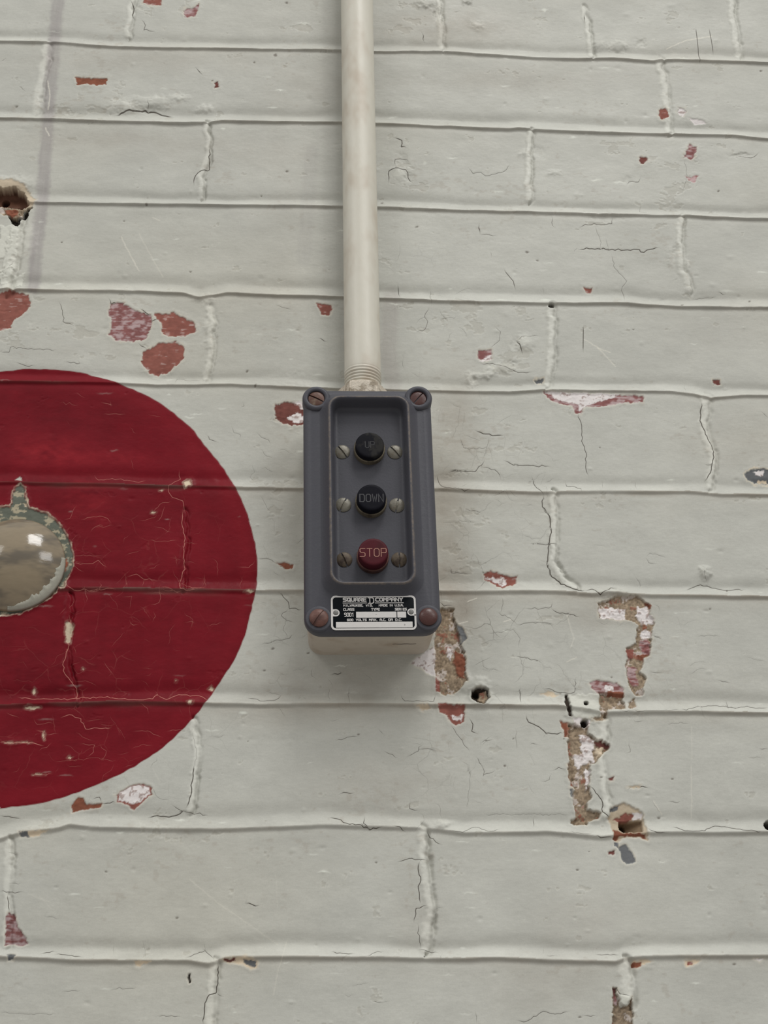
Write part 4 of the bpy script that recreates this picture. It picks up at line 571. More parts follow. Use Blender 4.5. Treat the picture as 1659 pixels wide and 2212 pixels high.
# ------------------------------------------------------------------ object helpers
def empty(name, loc, label, cat, rot=0.0):
    o = bpy.data.objects.new(name, None); o.empty_display_size = .02; C.objects.link(o); o.location = loc; o.rotation_euler = (0, rot, 0)
    o['label'] = label; o['category'] = cat; return o
def obj(name, bm, mat, parent=None, smooth=True, label=None, angle=None):
    me = bpy.data.meshes.new(name)
    bmesh.ops.recalc_face_normals(bm, faces=bm.faces)
    bm.to_mesh(me); bm.free(); me.materials.append(mat)
    if smooth:
        me.polygons.foreach_set('use_smooth', [True]*len(me.polygons))
        me.set_sharp_from_angle(angle=angle or math.radians(38))
    o = bpy.data.objects.new(name, me); C.objects.link(o)
    if parent: o.parent = parent
    if label: o['label'] = label
    return o
def wall_piece(name, facemask, parent=None):
    """the part of the wall surface under facemask (NZ-1 x NX-1)"""
    jj, ii = np.nonzero(facemask)
    v00 = jj*NX+ii; q = np.stack([v00, v00+1, v00+NX+1, v00+NX], 1)
    used = np.zeros(NX*NZ, bool); used[q.ravel()] = True; idx = np.cumsum(used)-1; q = idx[q].astype(np.int32)
    co_ = np.stack([X.ravel()[used]/1000, -H.ravel()[used]/1000, Z.ravel()[used]/1000+Z0], 1).astype(np.float32)
    me = bpy.data.meshes.new(name); me.vertices.add(len(co_)); me.vertices.foreach_set('co', co_.ravel())
    n = len(q); me.loops.add(n*4); me.loops.foreach_set('vertex_index', q.ravel()); me.polygons.add(n)
    me.polygons.foreach_set('loop_start', np.arange(n, dtype=np.int32)*4)
    me.polygons.foreach_set('use_smooth', np.ones(n, bool))
    c = np.concatenate([np.clip(COL.reshape(-1, 3)[used], 0, 1), np.clip(RGH.ravel()[used], .05, 1)[:, None]], 1).astype(np.float32)
    at = me.attributes.new('paint', 'FLOAT_COLOR', 'POINT'); at.data.foreach_set('color', c.ravel())
    a = np.stack([np.clip(.5+SD.ravel()[used]*.04, 0, 1), np.clip(CW.ravel()[used], 0, 1), np.clip(ZONE*CRM, 0, 1).ravel()[used], np.ones(used.sum())], 1).astype(np.float32)
    at = me.attributes.new('crackfield', 'FLOAT_COLOR', 'POINT'); at.data.foreach_set('color', a.ravel())
    at = me.attributes.new('redness', 'FLOAT', 'POINT'); at.data.foreach_set('value', redm.ravel()[used].astype(np.float32))
    me.update(); me.validate(); me.materials.append(mwall)
    o = bpy.data.objects.new(name, me); C.objects.link(o)
    if parent: o.parent = parent
    return o

# ------------------------------------------------------------------ the wall
inred = dred < -.1
fr = inred[:-1, :-1] & inred[1:, :-1] & inred[:-1, 1:] & inred[1:, 1:]
wall = wall_piece('wall_back', ~fr); wall['kind'] = 'structure'
wall['label'] = 'pale grey painted brick wall with ridged joints and peeling paint'; wall['category'] = 'wall'
rc = wall_piece('painted_circle', fr, wall); rc['label'] = 'large dark red circle painted on the bricks'
# the masonry behind the paint
bm = bmesh.new(); x0, x1, z0_, z1 = xs[0]/1000, xs[-1]/1000, zs[0]/1000+Z0, zs[-1]/1000+Z0
for (y0, y1) in ((.018, .12),):
    vs = [bm.verts.new(p) for p in ((x0, y0, z0_), (x1, y0, z0_), (x1, y0, z1), (x0, y0, z1), (x0, y1, z0_), (x1, y1, z0_), (x1, y1, z1), (x0, y1, z1))]
    for f in ((0, 1, 2, 3), (5, 4, 7, 6), (1, 5, 6, 2), (4, 0, 3, 7), (3, 2, 6, 7), (4, 5, 1, 0)): bm.faces.new([vs[i] for i in f])
obj('masonry', bm, painted('old_brick', (120, 70, 56), .9, .2, 80, .5), wall, smooth=False)
print('wall', round(time.time()-T0, 1), NX, NZ)

# ------------------------------------------------------------------ push button station
TILT = math.radians(0.9); BX, BZ = 33.4, -415.0                     # centre of the box on the wall, mm
ca, sa_ = math.cos(TILT), math.sin(TILT)
def LP(x, y, dep):
    """picture point -> box coordinates (mm) on the plane dep mm off the wall"""
    wx, wz = P(x, y, dep); dx, dz = float(wx)-BX, float(wz)-BZ
    return dx*ca+dz*sa_, -dx*sa_+dz*ca
station = empty('push_button_station', (BX/1000, 0, BZ/1000+Z0), 'dark grey three-button control box with black nameplate, fixed to the wall below the conduit', 'control box', -TILT)
mm = .001
def rrect(cx, cz, hx, hz, r, n=8):
    pts = []
    for (sx_, sz_, a0) in ((1, 1, 0), (-1, 1, 90), (-1, -1, 180), (1, -1, 270)):
        for i in range(n+1):
            a = math.radians(a0+90*i/n); pts.append((cx+sx_*(hx-r)+r*math.cos(a), cz+sz_*(hz-r)+r*math.sin(a)))
    return pts
def loft(bm, loops, cap0=False, cap1=True, wear=None):
    """loops: list of (points (x,z) mm, depth mm off the wall)"""
    rows = []; lay = bm.verts.layers.float.get('wear') or bm.verts.layers.float.new('wear')
    for k, (pts, dep) in enumerate(loops):
        row = []
        for (x, z) in pts:
            v = bm.verts.new((x*mm, -dep*mm, z*mm)); v[lay] = wear[k] if wear else 0.0; row.append(v)
        rows.append(row)
    n = len(rows[0])
    for a, b_ in zip(rows[:-1], rows[1:]):
        for i in range(n): bm.faces.new((a[i], a[(i+1) % n], b_[(i+1) % n], b_[i]))
    for flag, row in ((cap0, rows[0]), (cap1, rows[-1])):
        if flag: bm.faces.new(row)
    return rows
def circ(cx, cz, r, n=48): return [(cx+r*math.cos(2*math.pi*i/n), cz+r*math.sin(2*math.pi*i/n)) for i in range(n)]
# levels off the wall
D_BODY, D_FACE, D_RIDGE, D_FLOOR = 32.0, 39.2, 46.2, 37.2
uL, _ = LP(655.5, 1000, 36); uR, _ = LP(936.0, 1000, 36); _, vT = LP(800, 842, 38.0); _, vB = LP(800, 1367, 38.0)
ocx, ocz, ohx, ohz = (uL+uR)/2, (vT+vB)/2, (uR-uL)/2, (vT-vB)/2
rl, _ = LP(713.5, 1050, D_RIDGE); rr_, _ = LP(888.5, 1050, D_RIDGE); _, rt = LP(800, 856, D_RIDGE); _, rb = LP(806, 1259, D_RIDGE)
rcx, rcz, rhx, rhz = (rl+rr_)/2, (rt+rb)/2, (rr_-rl)/2, (rt-rb)/2
def O(i, r=9.0): return rrect(ocx, ocz, ohx-i, ohz-i, max(r-i*.6, 1.5))
def RG(o): return rrect(rcx, rcz, rhx+o, rhz+o, max(6.5+o*.8, 2))
bm = bmesh.new()
loft(bm, [(O(2.5, 9), -2.5), (O(2.3, 9), 3), (O(1.4, 9), D_BODY-1), (O(1.4, 9), D_BODY+.3)], cap0=True, cap1=True)
obj('body', bm, M_body, station, label='dirty cream painted back box')
bm = bmesh.new()
ua, _ = LP(848, 1396, 17); ub, _ = LP(899, 1396, 17); zb_ = ocz-ohz+1.75
xsn = np.linspace(ua, ub, 9); prv = None
for k, x in enumerate(xsn):
    hw = .22*math.sin(math.pi*(.06+.88*k/8)); yy = 17.2+.12*math.sin(k*1.7)
    vs = [bm.verts.new((x*mm, -(yy+s_)*mm, z_*mm)) for s_, z_ in ((-hw, zb_-.05), (hw, zb_-.05), (hw, zb_+.2), (-hw, zb_+.2))]
    if prv:
        for q in range(4): bm.faces.new((prv[q], vs[q], vs[(q+1) % 4], prv[(q+1) % 4]))
    prv = vs
obj('scratch', bm, M_scratch, bpy.data.objects['body'], smooth=False, label='thin dark scratch under the back box')

bm = bmesh.new()
loops = [(O(1.6), D_BODY+.05), (O(.25), D_BODY+.1), (O(0), D_BODY+.6), (O(0), D_FACE-3.6), (O(.35), D_FACE-2.2), (O(1.2), D_FACE-1.2), (O(3.0), D_FACE-.45), (O(3.9), D_FACE-.1), (O(4.6), D_FACE),
         (RG(5.6), D_FACE+.05), (RG(4.9), D_FACE+.45), (RG(3.5), D_FACE+1.9), (RG(2.1), D_FACE+3.9), (RG(1.1), D_FACE+5.6), (RG(.5), D_RIDGE-.4), (RG(0), D_RIDGE), (RG(-.5), D_RIDGE-.05), (RG(-1.0), D_RIDGE-.7), (RG(-1.6), D_RIDGE-3), (RG(-2.3), D_FLOOR+1.6), (RG(-3.0), D_FLOOR+.5), (RG(-4.2), D_FLOOR+.05), (RG(-5), D_FLOOR)]
wear = [0, .1, .2, 0, .2, .5, .25, .15, 0, 0, .05, .1, .15, .45, .9, 1, .8, .3, .05, 0, 0.15, .15, 0]
loft(bm, loops, wear=wear)
# corner bosses on the cover
SCR = {}
for key, (sx_, sy2, dpt) in dict(tl=(683.5, 858.5, 41), tr=(904, 857.5, 41), bl=(689, 1334, 40.5), br=(925.5, 1331.5, 40.5)).items(): SCR[key] = LP(sx_, sy2, dpt)
for key in ('tl', 'tr'):
    cx, cz = SCR[key]; s = -1 if key == 'tl' else 1; cx2 = cx
    r = 7.6
    loft(bm, [(circ(cx, cz, r), D_BODY+.6), (circ(cx, cz, r), D_FACE+.2), (circ(cx, cz, r-.5), D_FACE+1.2), (circ(cx, cz, r-1.4), D_FACE+1.7), (circ(cx, cz, 5.2), D_FACE+1.6), (circ(cx, cz, 4.7), D_FACE+1.2), (circ(cx, cz, 4.6), D_FACE-1.5)], wear=[0, .2, .4, .2, .3, .6, .2])
for key in ('bl', 'br'):
    cx, cz = SCR[key]
    loft(bm, [(circ(cx, cz, 7.0), D_FACE-.8), (circ(cx, cz, 6.7), D_FACE+.1), (circ(cx, cz, 6.2), D_FACE+.35), (circ(cx, cz, 5.0), D_FACE+.3)], wear=[0, .1, .35, .2])
cover = obj('cover', bm, M_cover, station, label='dark grey cast cover with raised rim', angle=math.radians(60))

def screw(parent, cx, cz, dep, r, dome, slot_a, slot_w, mat, label=None, slotd=1.0):
    bm = bmesh.new(); n = 15; us = []
    sw = slot_w/2/r
    g = sorted(set([round(v, 4) for v in list(np.linspace(-1, 1, n)) + [-sw-.02, -sw, sw, sw+.02]])); g = [v for v in g if not (-sw+1e-3 < v < sw-1e-3)]
    gv = np.linspace(-1, 1, 17); grid = []
    for u in g:
        row = []
        for v_ in gv:
            x = u*math.sqrt(1-v_*v_/2); y = v_*math.sqrt(1-u*u/2); q = min(1, math.hypot(x, y))
            hgt = dome*math.sqrt(max(0, 1-(q*.93)**2))
            if abs(u) <= sw+1e-3: hgt -= slotd; 
            row.append((x*r, y*r, hgt))
        grid.append(row)
    V = [[None]*len(gv) for _ in g]
    c_, s_ = math.cos(slot_a), math.sin(slot_a)
    for i, row in enumerate(grid):
        for j, (x, y, hh) in enumerate(row): V[i][j] = bm.verts.new(((x*c_-y*s_)*mm, -hh*mm, (x*s_+y*c_)*mm))
    for i in range(len(g)-1):
        for j in range(len(gv)-1): bm.faces.new((V[i][j], V[i+1][j], V[i+1][j+1], V[i][j+1]))
    # skirt of the head
    ring = [V[i][0] for i in range(len(g))]+[V[-1][j] for j in range(1, len(gv))]+[V[i][-1] for i in range(len(g)-2, -1, -1)]+[V[0][j] for j in range(len(gv)-2, 0, -1)]
    low = [bm.verts.new((v.co.x, .0012, v.co.z)) for v in ring]; k = len(ring)
    for i in range(k): bm.faces.new((ring[i], low[i], low[(i+1) % k], ring[(i+1) % k]))
    o = obj('screw', bm, mat, parent, label=label, angle=math.radians(35)); o.location = (cx*mm, -dep*mm, cz*mm); return o
R_ = math.radians
screw(station, *SCR['tl'], D_FACE+.2, 4.4, .9, R_(62), .7, M_rustlight, 'half rusted cover screw, upper left', 1.2)
screw(station, *SCR['tr'], D_FACE+.0, 4.4, .8, R_(-38), .55, M_rustred, 'rust brown cover screw, upper right', .9)
screw(station, *SCR['bl'], D_FACE+.5, 4.8, 1.9, R_(-35), 1.1, M_rust, 'rusty slotted cover screw, lower left', .55)
screw(station, *SCR['br'], D_FACE+.5, 4.7, 2.2, R_(20), .01, M_rustred, 'brown cover screw with paint-filled slot, lower right', .0)
for (x, y, a, mt, lb) in [(739.3, 974.6, 35, M_steel, 'dull silver screw left of the top button'), (853.5, 975, 38, M_steel, 'dull silver screw right of the top button'), (741.7, 1089, -25, M_steel, 'dull silver screw left of the DOWN button'),
                          (857.9, 1090, -12, M_steel, 'dull silver screw right of the DOWN button'), (743.7, 1207.5, 22, M_bronze, 'tarnished brown screw left of the STOP button'), (862.8, 1207.5, 0, M_bronze, 'tarnished brown screw right of the STOP button')]:
    u, v = LP(x, y, D_FLOOR+1); screw(station, u, v, D_FLOOR-.15, 4.15, 1.3, R_(a), .75, mt, lb, .9)

# lettering drawn as strokes on a 4 x 6 cell
GL = {'A': [[(0,0),(0,5),(1,6),(3,6),(4,5),(4,0)],[(0,2.6),(4,2.6)]], 'C': [[(4,6),(1,6),(0,5),(0,1),(1,0),(4,0)]], 'D': [[(0,0),(0,6),(3,6),(4,5),(4,1),(3,0),(0,0)]], 'E': [[(4,6),(0,6),(0,0),(4,0)],[(0,3),(3.4,3)]],
 'I': [[(2,0),(2,6)]], 'K': [[(0,0),(0,6)],[(4,6),(0.3,3),(4,0)]], 'L': [[(0,6),(0,0),(4,0)]], 'M': [[(0,0),(0,6),(2,3),(4,6),(4,0)]], 'N': [[(0,0),(0,6),(4,0),(4,6)]], 'O': [[(1,0),(0,1),(0,5),(1,6),(3,6),(4,5),(4,1),(3,0),(1,0)]],
 'P': [[(0,0),(0,6),(3.4,6),(4,5.4),(4,3.4),(3.4,2.8),(.6,2.8)]], 'Q': [[(1,0),(0,1),(0,5),(1,6),(3,6),(4,5),(4,1),(3,0),(1,0)],[(2.4,1.6),(4.3,-.5)]], 'R': [[(0,0),(0,6),(3.4,6),(4,5.4),(4,3.4),(3.4,2.8),(.6,2.8)],[(2,2.8),(4,0)]],
 'S': [[(4,6),(.8,6),(0,5.3),(0,3.8),(.8,3.1),(3.2,2.9),(4,2.2),(4,.7),(3.2,0),(0,0)]], 'T': [[(0,6),(4,6)],[(2,6),(2,0)]], 'U': [[(0,6),(0,1),(1,0),(3,0),(4,1),(4,6)]], 'V': [[(0,6),(2,0),(4,6)]], 'W': [[(0,6),(1,0),(2,4.2),(3,0),(4,6)]],
 'X': [[(0,0),(4,6)],[(0,6),(4,0)]], 'Y': [[(0,6),(2,3),(4,6)],[(2,3),(2,0)]], '.': [[(0,0),(.7,0)]], ',': [[(.4,.2),(0,-1.2)]], '9': [[(4,3),(1,3),(0,3.8),(0,5.2),(1,6),(3,6),(4,5),(4,1),(3,0),(.4,0)]], '0': [[(1,0),(0,1),(0,5),(1,6),(3,6),(4,5),(4,1),(3,0),(1,0)]],
 '1': [[(.8,5),(2.2,6),(2.2,0)]], '6': [[(3.6,6),(1,6),(0,5),(0,1),(1,0),(3,0),(4,1),(4,2.4),(3,3.2),(0,3)]]}
NS = [0]
def stroke(bm, pts, w, y0, y1):
    NS[0] += 1; y1 = y1+.007*(NS[0] % 4)
    """a thick polyline as a thin slab; pts (x,z) mm"""
    P2 = [Vector((p[0], p[1])) for p in pts]; closed = (P2[0]-P2[-1]).length < 1e-6
    if closed: P2 = P2[:-1]
    n = len(P2); L = []; Rr = []
    for i in range(n):
        a = P2[i-1] if (i > 0 or closed) else None; c = P2[(i+1) % n] if (i < n-1 or closed) else None
        d1 = (P2[i]-a).normalized() if a is not None else None; d2 = (c-P2[i]).normalized() if c is not None else None
        if d1 is None: nn = Vector((-d2.y, d2.x)); k = 1
        elif d2 is None: nn = Vector((-d1.y, d1.x)); k = 1
        else:
            t = (d1+d2); t = t.normalized() if t.length > 1e-6 else d1; nn = Vector((-t.y, t.x)); k = 1/max(.45, abs(nn.dot(Vector((-d1.y, d1.x)))))
        ext = Vector((0, 0))
        if d1 is None: ext = -d2*w*.45
        if d2 is None: ext = d1*w*.45
        L.append(P2[i]+ext+nn*w/2*k); Rr.append(P2[i]+ext-nn*w/2*k)
    def ring(y): return [(bm.verts.new((l.x*mm, -y*mm, l.y*mm)), bm.verts.new((r.x*mm, -y*mm, r.y*mm))) for l, r in zip(L, Rr)]
    a, b_ = ring(y0), ring(y1); rngs = range(n) if closed else range(n-1)
    for i in rngs:
        j = (i+1) % n
        bm.faces.new((b_[i][0], b_[j][0], b_[j][1], b_[i][1])); bm.faces.new((a[i][0], a[j][0], b_[j][0], b_[i][0])); bm.faces.new((a[i][1], b_[i][1], b_[j][1], a[j][1]))
    if not closed:
        bm.faces.new((a[0][0], b_[0][0], b_[0][1], a[0][1])); bm.faces.new((a[-1][0], a[-1][1], b_[-1][1], b_[-1][0]))
def text(bm, s, x0, x1, zb, hh, w, y0, y1, gap=1.7):
    adv = []; tot = 0
    for ch in s:
        a = 2.6 if ch == ' ' else (.9 if ch in '.,' else (4 if ch != 'I' else 4)); adv.append(a); tot += a+gap
    tot -= gap; sx_ = (x1-x0)/tot; sz_ = hh/6; x = x0
    for ch, a in zip(s, adv):
        for st in GL.get(ch, []): stroke(bm, [(x+p[0]*sx_, zb+p[1]*sz_) for p in st], w, y0, y1)
        x += (a+gap)*sx_

# nameplate, coordinates in its own picture: (0..1660, 0..830) of the close view
def NP(x, y): return LP(700+x*220/1659.0, 1270+y*110/830.0, D_FACE+.6)
c0 = NP(108, 125); c1 = NP(1492, 122); c2 = NP(1508, 682); c3 = NP(118, 690)
pl, pr = (c0[0]+c3[0])/2, (c1[0]+c2[0])/2; pt, pb = (c0[1]+c1[1])/2, (c2[1]+c3[1])/2
def SQ(x, y):                                                    # squared-up plate coordinates
    return pl+(x-112)/(1500-112)*(pr-pl), pt+(y-124)/(687-124)*(pb-pt)
pcx, pcz, phx, phz = (pl+pr)/2, (pt+pb)/2, (pr-pl)/2, (pt-pb)/2
bm = bmesh.new(); loft(bm, [(rrect(pcx, pcz, phx, phz, 2.4), D_FACE-.3), (rrect(pcx, pcz, phx, phz, 2.4), D_FACE+.45), (rrect(pcx, pcz, phx-.1, phz-.1, 2.3), D_FACE+.5)])
plate = obj('nameplate', bm, M_plateblack, station, label='black nameplate with silver border and lettering')
yb, yt = D_FACE+.48, D_FACE+.60
bm = bmesh.new()
bw = .95
o1, o2 = rrect(pcx, pcz, phx, phz, 2.4), rrect(pcx, pcz, phx-bw, phz-bw, 1.7)
loft(bm, [(o1, yb-.1), (o1, yt), (o2, yt), (o2, yb-.1)], cap1=False)
eye = []
for (ex_, ey_) in ((190, 405), (1418, 398)):
    u, v = SQ(ex_, ey_); sgn = -1 if ex_ < 800 else 1; eye.append((u, v))
    loft(bm, [(circ(u, v, 1.95, 32), yb-.1), (circ(u, v, 1.95, 32), yt+.01), (circ(u, v, 1.35, 32), yt+.01), (circ(u, v, 1.35, 32), yb-.1)], cap1=False)
    for dz in (1.65, -1.65):
        xa = pl+.3 if sgn < 0 else pr-.3; stroke(bm, [(u, v+dz), (xa, v+dz)], .55, yb-.1, yt)
obj('border', bm, M_platewhite, plate, smooth=False, label='silver border with rivet eyelets')
for (u, v) in eye:
    bm = bmesh.new(); loft(bm, [(circ(u, v, 1.3, 24), yb-.2), (circ(u, v, 1.2, 24), yt+.1), (circ(u, v, .7, 24), yt+.3)]); obj('rivet', bm, M_rivet, plate)
def field(bm, xa, ya, xb, yb_):
    a = SQ(xa, ya); b_ = SQ(xb, yb_); rr = rrect((a[0]+b_[0])/2, (a[1]+b_[1])/2, abs(b_[0]-a[0])/2, abs(a[1]-b_[1])/2, .12, 2)
    loft(bm, [(rr, yb-.1), (rr, yt)])
bm = bmesh.new(); field(bm, 520, 390, 1178, 487); field(bm, 1191, 390, 1335, 487); field(bm, 190, 553, 1436, 648)
obj('blank_field', bm, M_platewhite, plate, smooth=False, label='silver blank strips for type, series and rating')
bm = bmesh.new()
def tx(s, xa, xb, ytop, ybot, w, gap=1.7):
    a = SQ(xa, ybot); b_ = SQ(xb, ytop); text(bm, s, a[0]+w*.4, b_[0]-w*.4, a[1]+w*.5, (b_[1]-a[1])-w, w, yb-.1, yt, gap)
tx('SQUARE', 310, 693, 158, 226, .55); tx('COMPANY', 838, 1292, 158, 226, .55)
for (xa, xb) in ((310, 693), (838, 1296)): a = SQ(xa, 246); b_ = SQ(xb, 246); stroke(bm, [a, b_], .4, yb-.1, yt)
a = SQ(722, 252); b_ = SQ(812, 162)                                # the big slab-serif D
dx, dz = b_[0]-a[0], b_[1]-a[1]
for st in ([(0, 0), (.78, 0), (1, .2), (1, .8), (.78, 1), (0, 1)], [(.3, 0), (.3, 1)]): stroke(bm, [(a[0]+p[0]*dx, a[1]+p[1]*dz) for p in st], .5, yb-.1, yt)
tx('MILWAUKEE,', 314, 640, 268, 305, .27); tx('WIS.', 680, 795, 268, 305, .27); tx('MADE', 893, 1036, 268, 305, .27); tx('IN', 1062, 1122, 268, 305, .27, 1.0); tx('U.S.A.', 1155, 1298, 268, 305, .27)
tx('CLASS', 312, 492, 330, 374, .30); tx('TYPE', 768, 908, 330, 374, .30); tx('SERIES', 1155, 1348, 330, 372, .30)
tx('9001', 327, 486, 402, 472, .34); tx('600', 370, 473, 502, 542, .29); tx('VOLTS', 515, 690, 502, 542, .29); tx('MAX.', 727, 864, 502, 542, .29); tx('A.C.', 902, 1006, 502, 542, .29); tx('OR', 1040, 1115, 502, 542, .29); tx('D.C.', 1155, 1265, 502, 542, .29)
obj('lettering', bm, M_platewhite, plate, smooth=False, label='silver nameplate lettering')
# faint stamped marks on the blank strips
bm = bmesh.new()
for pts in ([(838, 436), (858, 436)],): stroke(bm, [SQ(*p) for p in pts], .14, yt-.05, yt+.03)
stroke(bm, [SQ(1310, 590), SQ(1298, 600), SQ(1302, 612), SQ(1316, 606), SQ(1308, 600)], .1, yt-.05, yt+.03)
obj('stamped_mark', bm, M_rivet, plate, smooth=False)

def button(x, y, hgt, mat, word, inkmat, label, wbox, collar_mat):
    u, v = LP(x, y, D_FLOOR+hgt)
    r = 7.7; bm = bmesh.new(); t = D_FLOOR+hgt
    loft(bm, [(circ(u, v, r, 56), D_FLOOR+.4), (circ(u, v, r, 56), t-.8), (circ(u, v, r-.25, 56), t-.3), (circ(u, v, r-.8, 56), t-.03), (circ(u, v, r-1.6, 56), t)])
    bt = obj('push_button', bm, mat, station, label=label, angle=math.radians(50))
    bm = bmesh.new(); loft(bm, [(circ(u, v, 8.35, 56), D_FLOOR-.2), (circ(u, v, 8.35, 56), D_FLOOR+3.2), (circ(u, v, 8.1, 56), D_FLOOR+3.5), (circ(u, v, 7.75, 56), D_FLOOR+3.5), (circ(u, v, 7.75, 56), D_FLOOR)], cap1=False)
    obj('collar', bm, collar_mat, bt, label='tarnished metal collar')
    if word:
        bm = bmesh.new(); (wx0, wx1, wz0, wz1, sw) = wbox
        text(bm, word, u+wx0, u+wx1, v+wz0, wz1-wz0, sw, t-.1, t+.04, 1.6); obj('lettering', bm, inkmat, bt, smooth=False, label='engraved word '+word)
    return bt
M_inkup = painted('worn_grey_infill', (33, 33, 35), .6, .1, 900, .2)
button(798.8, 960.5, 7.5, M_blackworn, 'UP', M_inkup, 'worn black button at the top', (-2.4, 2.4, -1.8, 1.9, .42), M_collar)
button(802.5, 1073.7, 8.0, M_black, 'DOWN', M_greyink, 'black DOWN button in the middle', (-6.1, 6.1, -2.7, 1.6, .55), M_collar)
button(806.6, 1191.3, 9.5, M_redbtn, 'STOP', M_cream, 'dark red STOP button at the bottom', (-6.9, 6.6, -2.8, 1.7, .36), M_rust)

# hub on top of the box
phub = 18.0
pcx0, _ = P(783.5, 830, phub); hu = (float(pcx0)-BX)*ca+(70)*sa_
bm = bmesh.new(); hexr = [(hu+15.3*math.cos(R_(60*i+60)), 15.3*math.sin(R_(60*i+60))) for i in range(6)]
top = vT-.8; zt = top+12.3
def hexring(r, z, cy=phub): return [bm.verts.new(((hu+r*math.cos(R_(60*i)))*mm, -(cy+r*math.sin(R_(60*i)))*mm, z*mm)) for i in range(6)]
rows = [hexring(14.6, top-2), hexring(14.6, zt-1.2), hexring(13.4, zt)]
for a, b_ in zip(rows[:-1], rows[1:]):
    for i in range(6): bm.faces.new((a[i], a[(i+1) % 6], b_[(i+1) % 6], b_[i]))
bm.faces.new(rows[-1]); bm.faces.new(rows[0])
bmesh.ops.bevel(bm, geom=[e for e in bm.edges], offset=.0006, segments=2, affect='EDGES')
obj('hex_hub', bm, M_hub, station, label='chipped cream hexagonal hub on top of the box')

# ------------------------------------------------------------------ conduit
(xa, _), (xb, zb2) = P(771.0, 0, phub+1), P(783.8, 815, phub+1)
_, za = P(771, 0, phub+1)
xa, xb, za, zb2 = float(xa), float(xb), float(za), float(zb2)
slope = (xb-xa)/(zb2-za); ang_p = math.atan(slope)
zbot = BZ+zt*ca-1.0; 
cond = bpy.data.objects.new('conduit', None); C.objects.link(cond); cond.location = ((xb+(zbot-zb2)*slope)/1000, -phub*mm, zbot/1000+Z0); cond.rotation_euler = (0, ang_p, 0)
cond['label'] = 'cream painted steel conduit running straight up from the grey control box'; cond['category'] = 'conduit'
PR = 10.35; Lp = 760
bm = bmesh.new(); n = 64; zprev = None; rows = []
zz = [9.0, 12, 16]+list(np.linspace(20, Lp, 120))
for z in zz:
    rr = PR*(1+.0012*math.sin(z*.11)+.0008*math.sin(z*.37))
    row = []
    for i in range(n):
        a = 2*math.pi*i/n; r_ = rr
        if z == 9.0: r_ = rr*.965
        row.append(bm.verts.new((r_*math.cos(a)*mm, r_*math.sin(a)*mm, z*mm)))
    rows.append(row)
for a, b_ in zip(rows[:-1], rows[1:]):
    for i in range(n): bm.faces.new((a[i], a[(i+1) % n], b_[(i+1) % n], b_[i]))
bm.faces.new(rows[-1])
obj('pipe', bm, M_pipe, cond, angle=math.radians(50))
bm = bmesh.new(); rows = []; pitch = 1.95
for k in range(0, 80):
    z = -2.5+k*(15.5/79); row = []
    for i in range(n):
        a = 2*math.pi*i/n; ph = (z/pitch+i/n) % 1.0; fade = min(1, max(0, (12.6-z)/3.0))
        tri = .5-.5*math.cos(2*math.pi*ph); tri = tri**.7
        r_ = 9.45+.012*z*3+(.75*tri*fade)+(.55*(1-fade))
        row.append(bm.verts.new((r_*math.cos(a)*mm, r_*math.sin(a)*mm, z*mm)))
    rows.append(row)
for a, b_ in zip(rows[:-1], rows[1:]):
    for i in range(n): bm.faces.new((a[i], a[(i+1) % n], b_[(i+1) % n], b_[i]))
obj('thread', bm, M_pipe, cond, angle=math.radians(80), label='painted-over screw thread at the lower end')

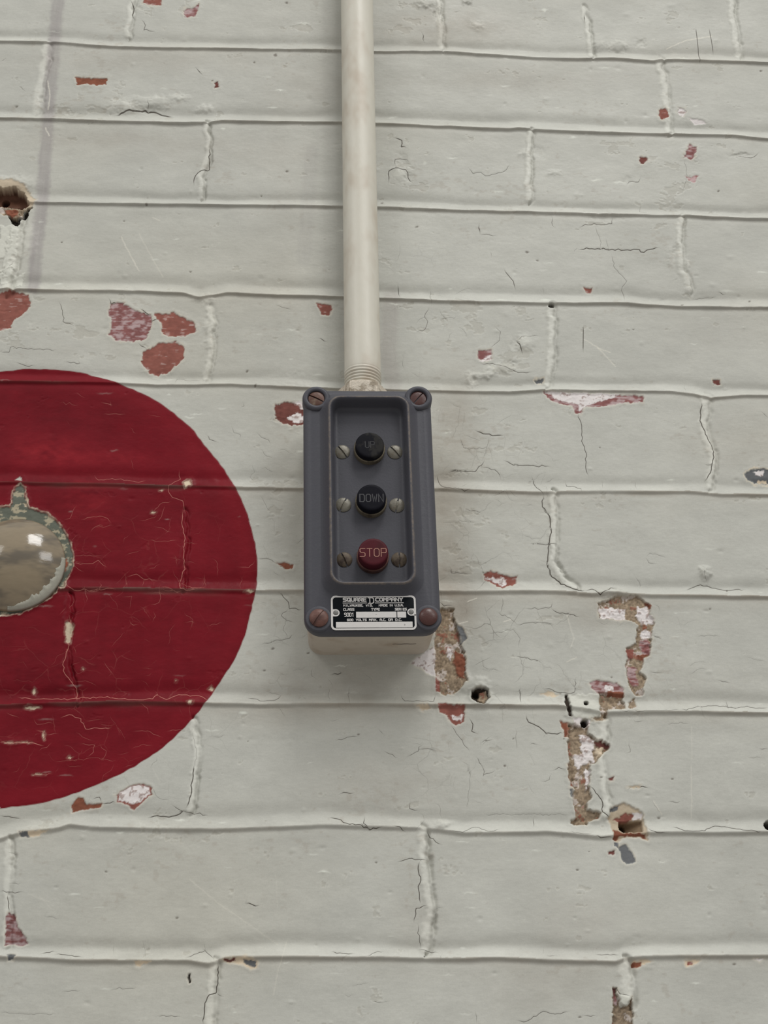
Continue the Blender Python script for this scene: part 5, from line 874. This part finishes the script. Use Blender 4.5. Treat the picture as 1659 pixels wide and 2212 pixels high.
# ------------------------------------------------------------------ domed cap in the middle of the red disc
cxw, czw = P(30, 1216, 3)
cxw, czw = float(cxw), float(czw)
cap = empty('domed_cap', (cxw/1000, 0, czw/1000+Z0), 'glossy brown-grey domed metal cap in the centre of the red circle', 'cap')
bm = bmesh.new(); n = 96; rows = []
prof = [(27.0, -3), (27.0, 1.0), (26.8, 1.7), (26.3, 2.2)]+[(44*math.sin(p_), 2.4+44*(math.cos(p_)-math.cos(R_(36)))) for p_ in np.linspace(R_(35.5), R_(1.0), 34)]
nr = np.random.default_rng(3)
for (r, d_) in prof:
    row = []
    for i in range(n):
        a = 2*math.pi*i/n; x, z = r*math.cos(a), r*math.sin(a)
        row.append((x, z, d_))
    rows.append(row)
V = []
for row in rows:
    xx = np.array([p[0] for p in row]); zz_ = np.array([p[1] for p in row]); dd = np.array([p[2] for p in row])
    wv = (.10*fbm(xx, zz_, 14, 5, 900, 2)+.10*np.minimum(0, np.abs(fbm(xx, zz_, 11, 3.4, 930, 2))*6-.5)*(fbm(xx, zz_, 20, 9, 940, 2) > -.1))*(dd > 2.4)
    V.append([bm.verts.new((p[0]*mm, -(p[2]+float(q))*mm, p[1]*mm)) for p, q in zip(row, wv)])
for a, b_ in zip(V[:-1], V[1:]):
    for i in range(n): bm.faces.new((a[i], a[(i+1) % n], b_[(i+1) % n], b_[i]))
bm.faces.new(V[-1])
dome = obj('dome', bm, M_dome, cap, angle=math.radians(60))
# pale paint still clinging to the lower right rim
bm = bmesh.new(); prev = None
for i in range(60):
    t = i/59; a = R_(8-100*t); wdt = (1.0+2.4*math.sin(math.pi*t)**.8)*(1+.35*float(vnoise(np.array([t*40.]), np.array([0.]), 1, 1, 33)[0]))
    wdt *= min(1, 6*t, 6*(1-t)); pts = []; jg = .5*float(vnoise(np.array([t*55.]), np.array([3.]), 1, 1, 37)[0])*min(1, 8*t, 8*(1-t))
    ph1 = R_(35.5); ph2 = max(R_(20), ph1-(wdt+jg)/44)
    for (r, d_) in ((27.2, 1.3), (26.6, 2.3), (44*math.sin(ph1-.012), 2.5+44*(math.cos(ph1-.012)-math.cos(R_(36)))), (44*math.sin(ph2), 2.45+44*(math.cos(ph2)-math.cos(R_(36))))): pts.append(bm.verts.new((r*math.cos(a)*mm, -(d_+.12)*mm, r*math.sin(a)*mm)))
    if prev:
        for k in range(3): bm.faces.new((prev[k], pts[k], pts[k+1], prev[k+1]))
    prev = pts
fl = obj('paint_flake', bm, M_flake, cap, label='pale grey paint clinging to the lower right rim')
sm = fl.modifiers.new('thickness', 'SOLIDIFY'); sm.thickness = .0002; sm.offset = -1
print('done', round(time.time()-T0, 1))
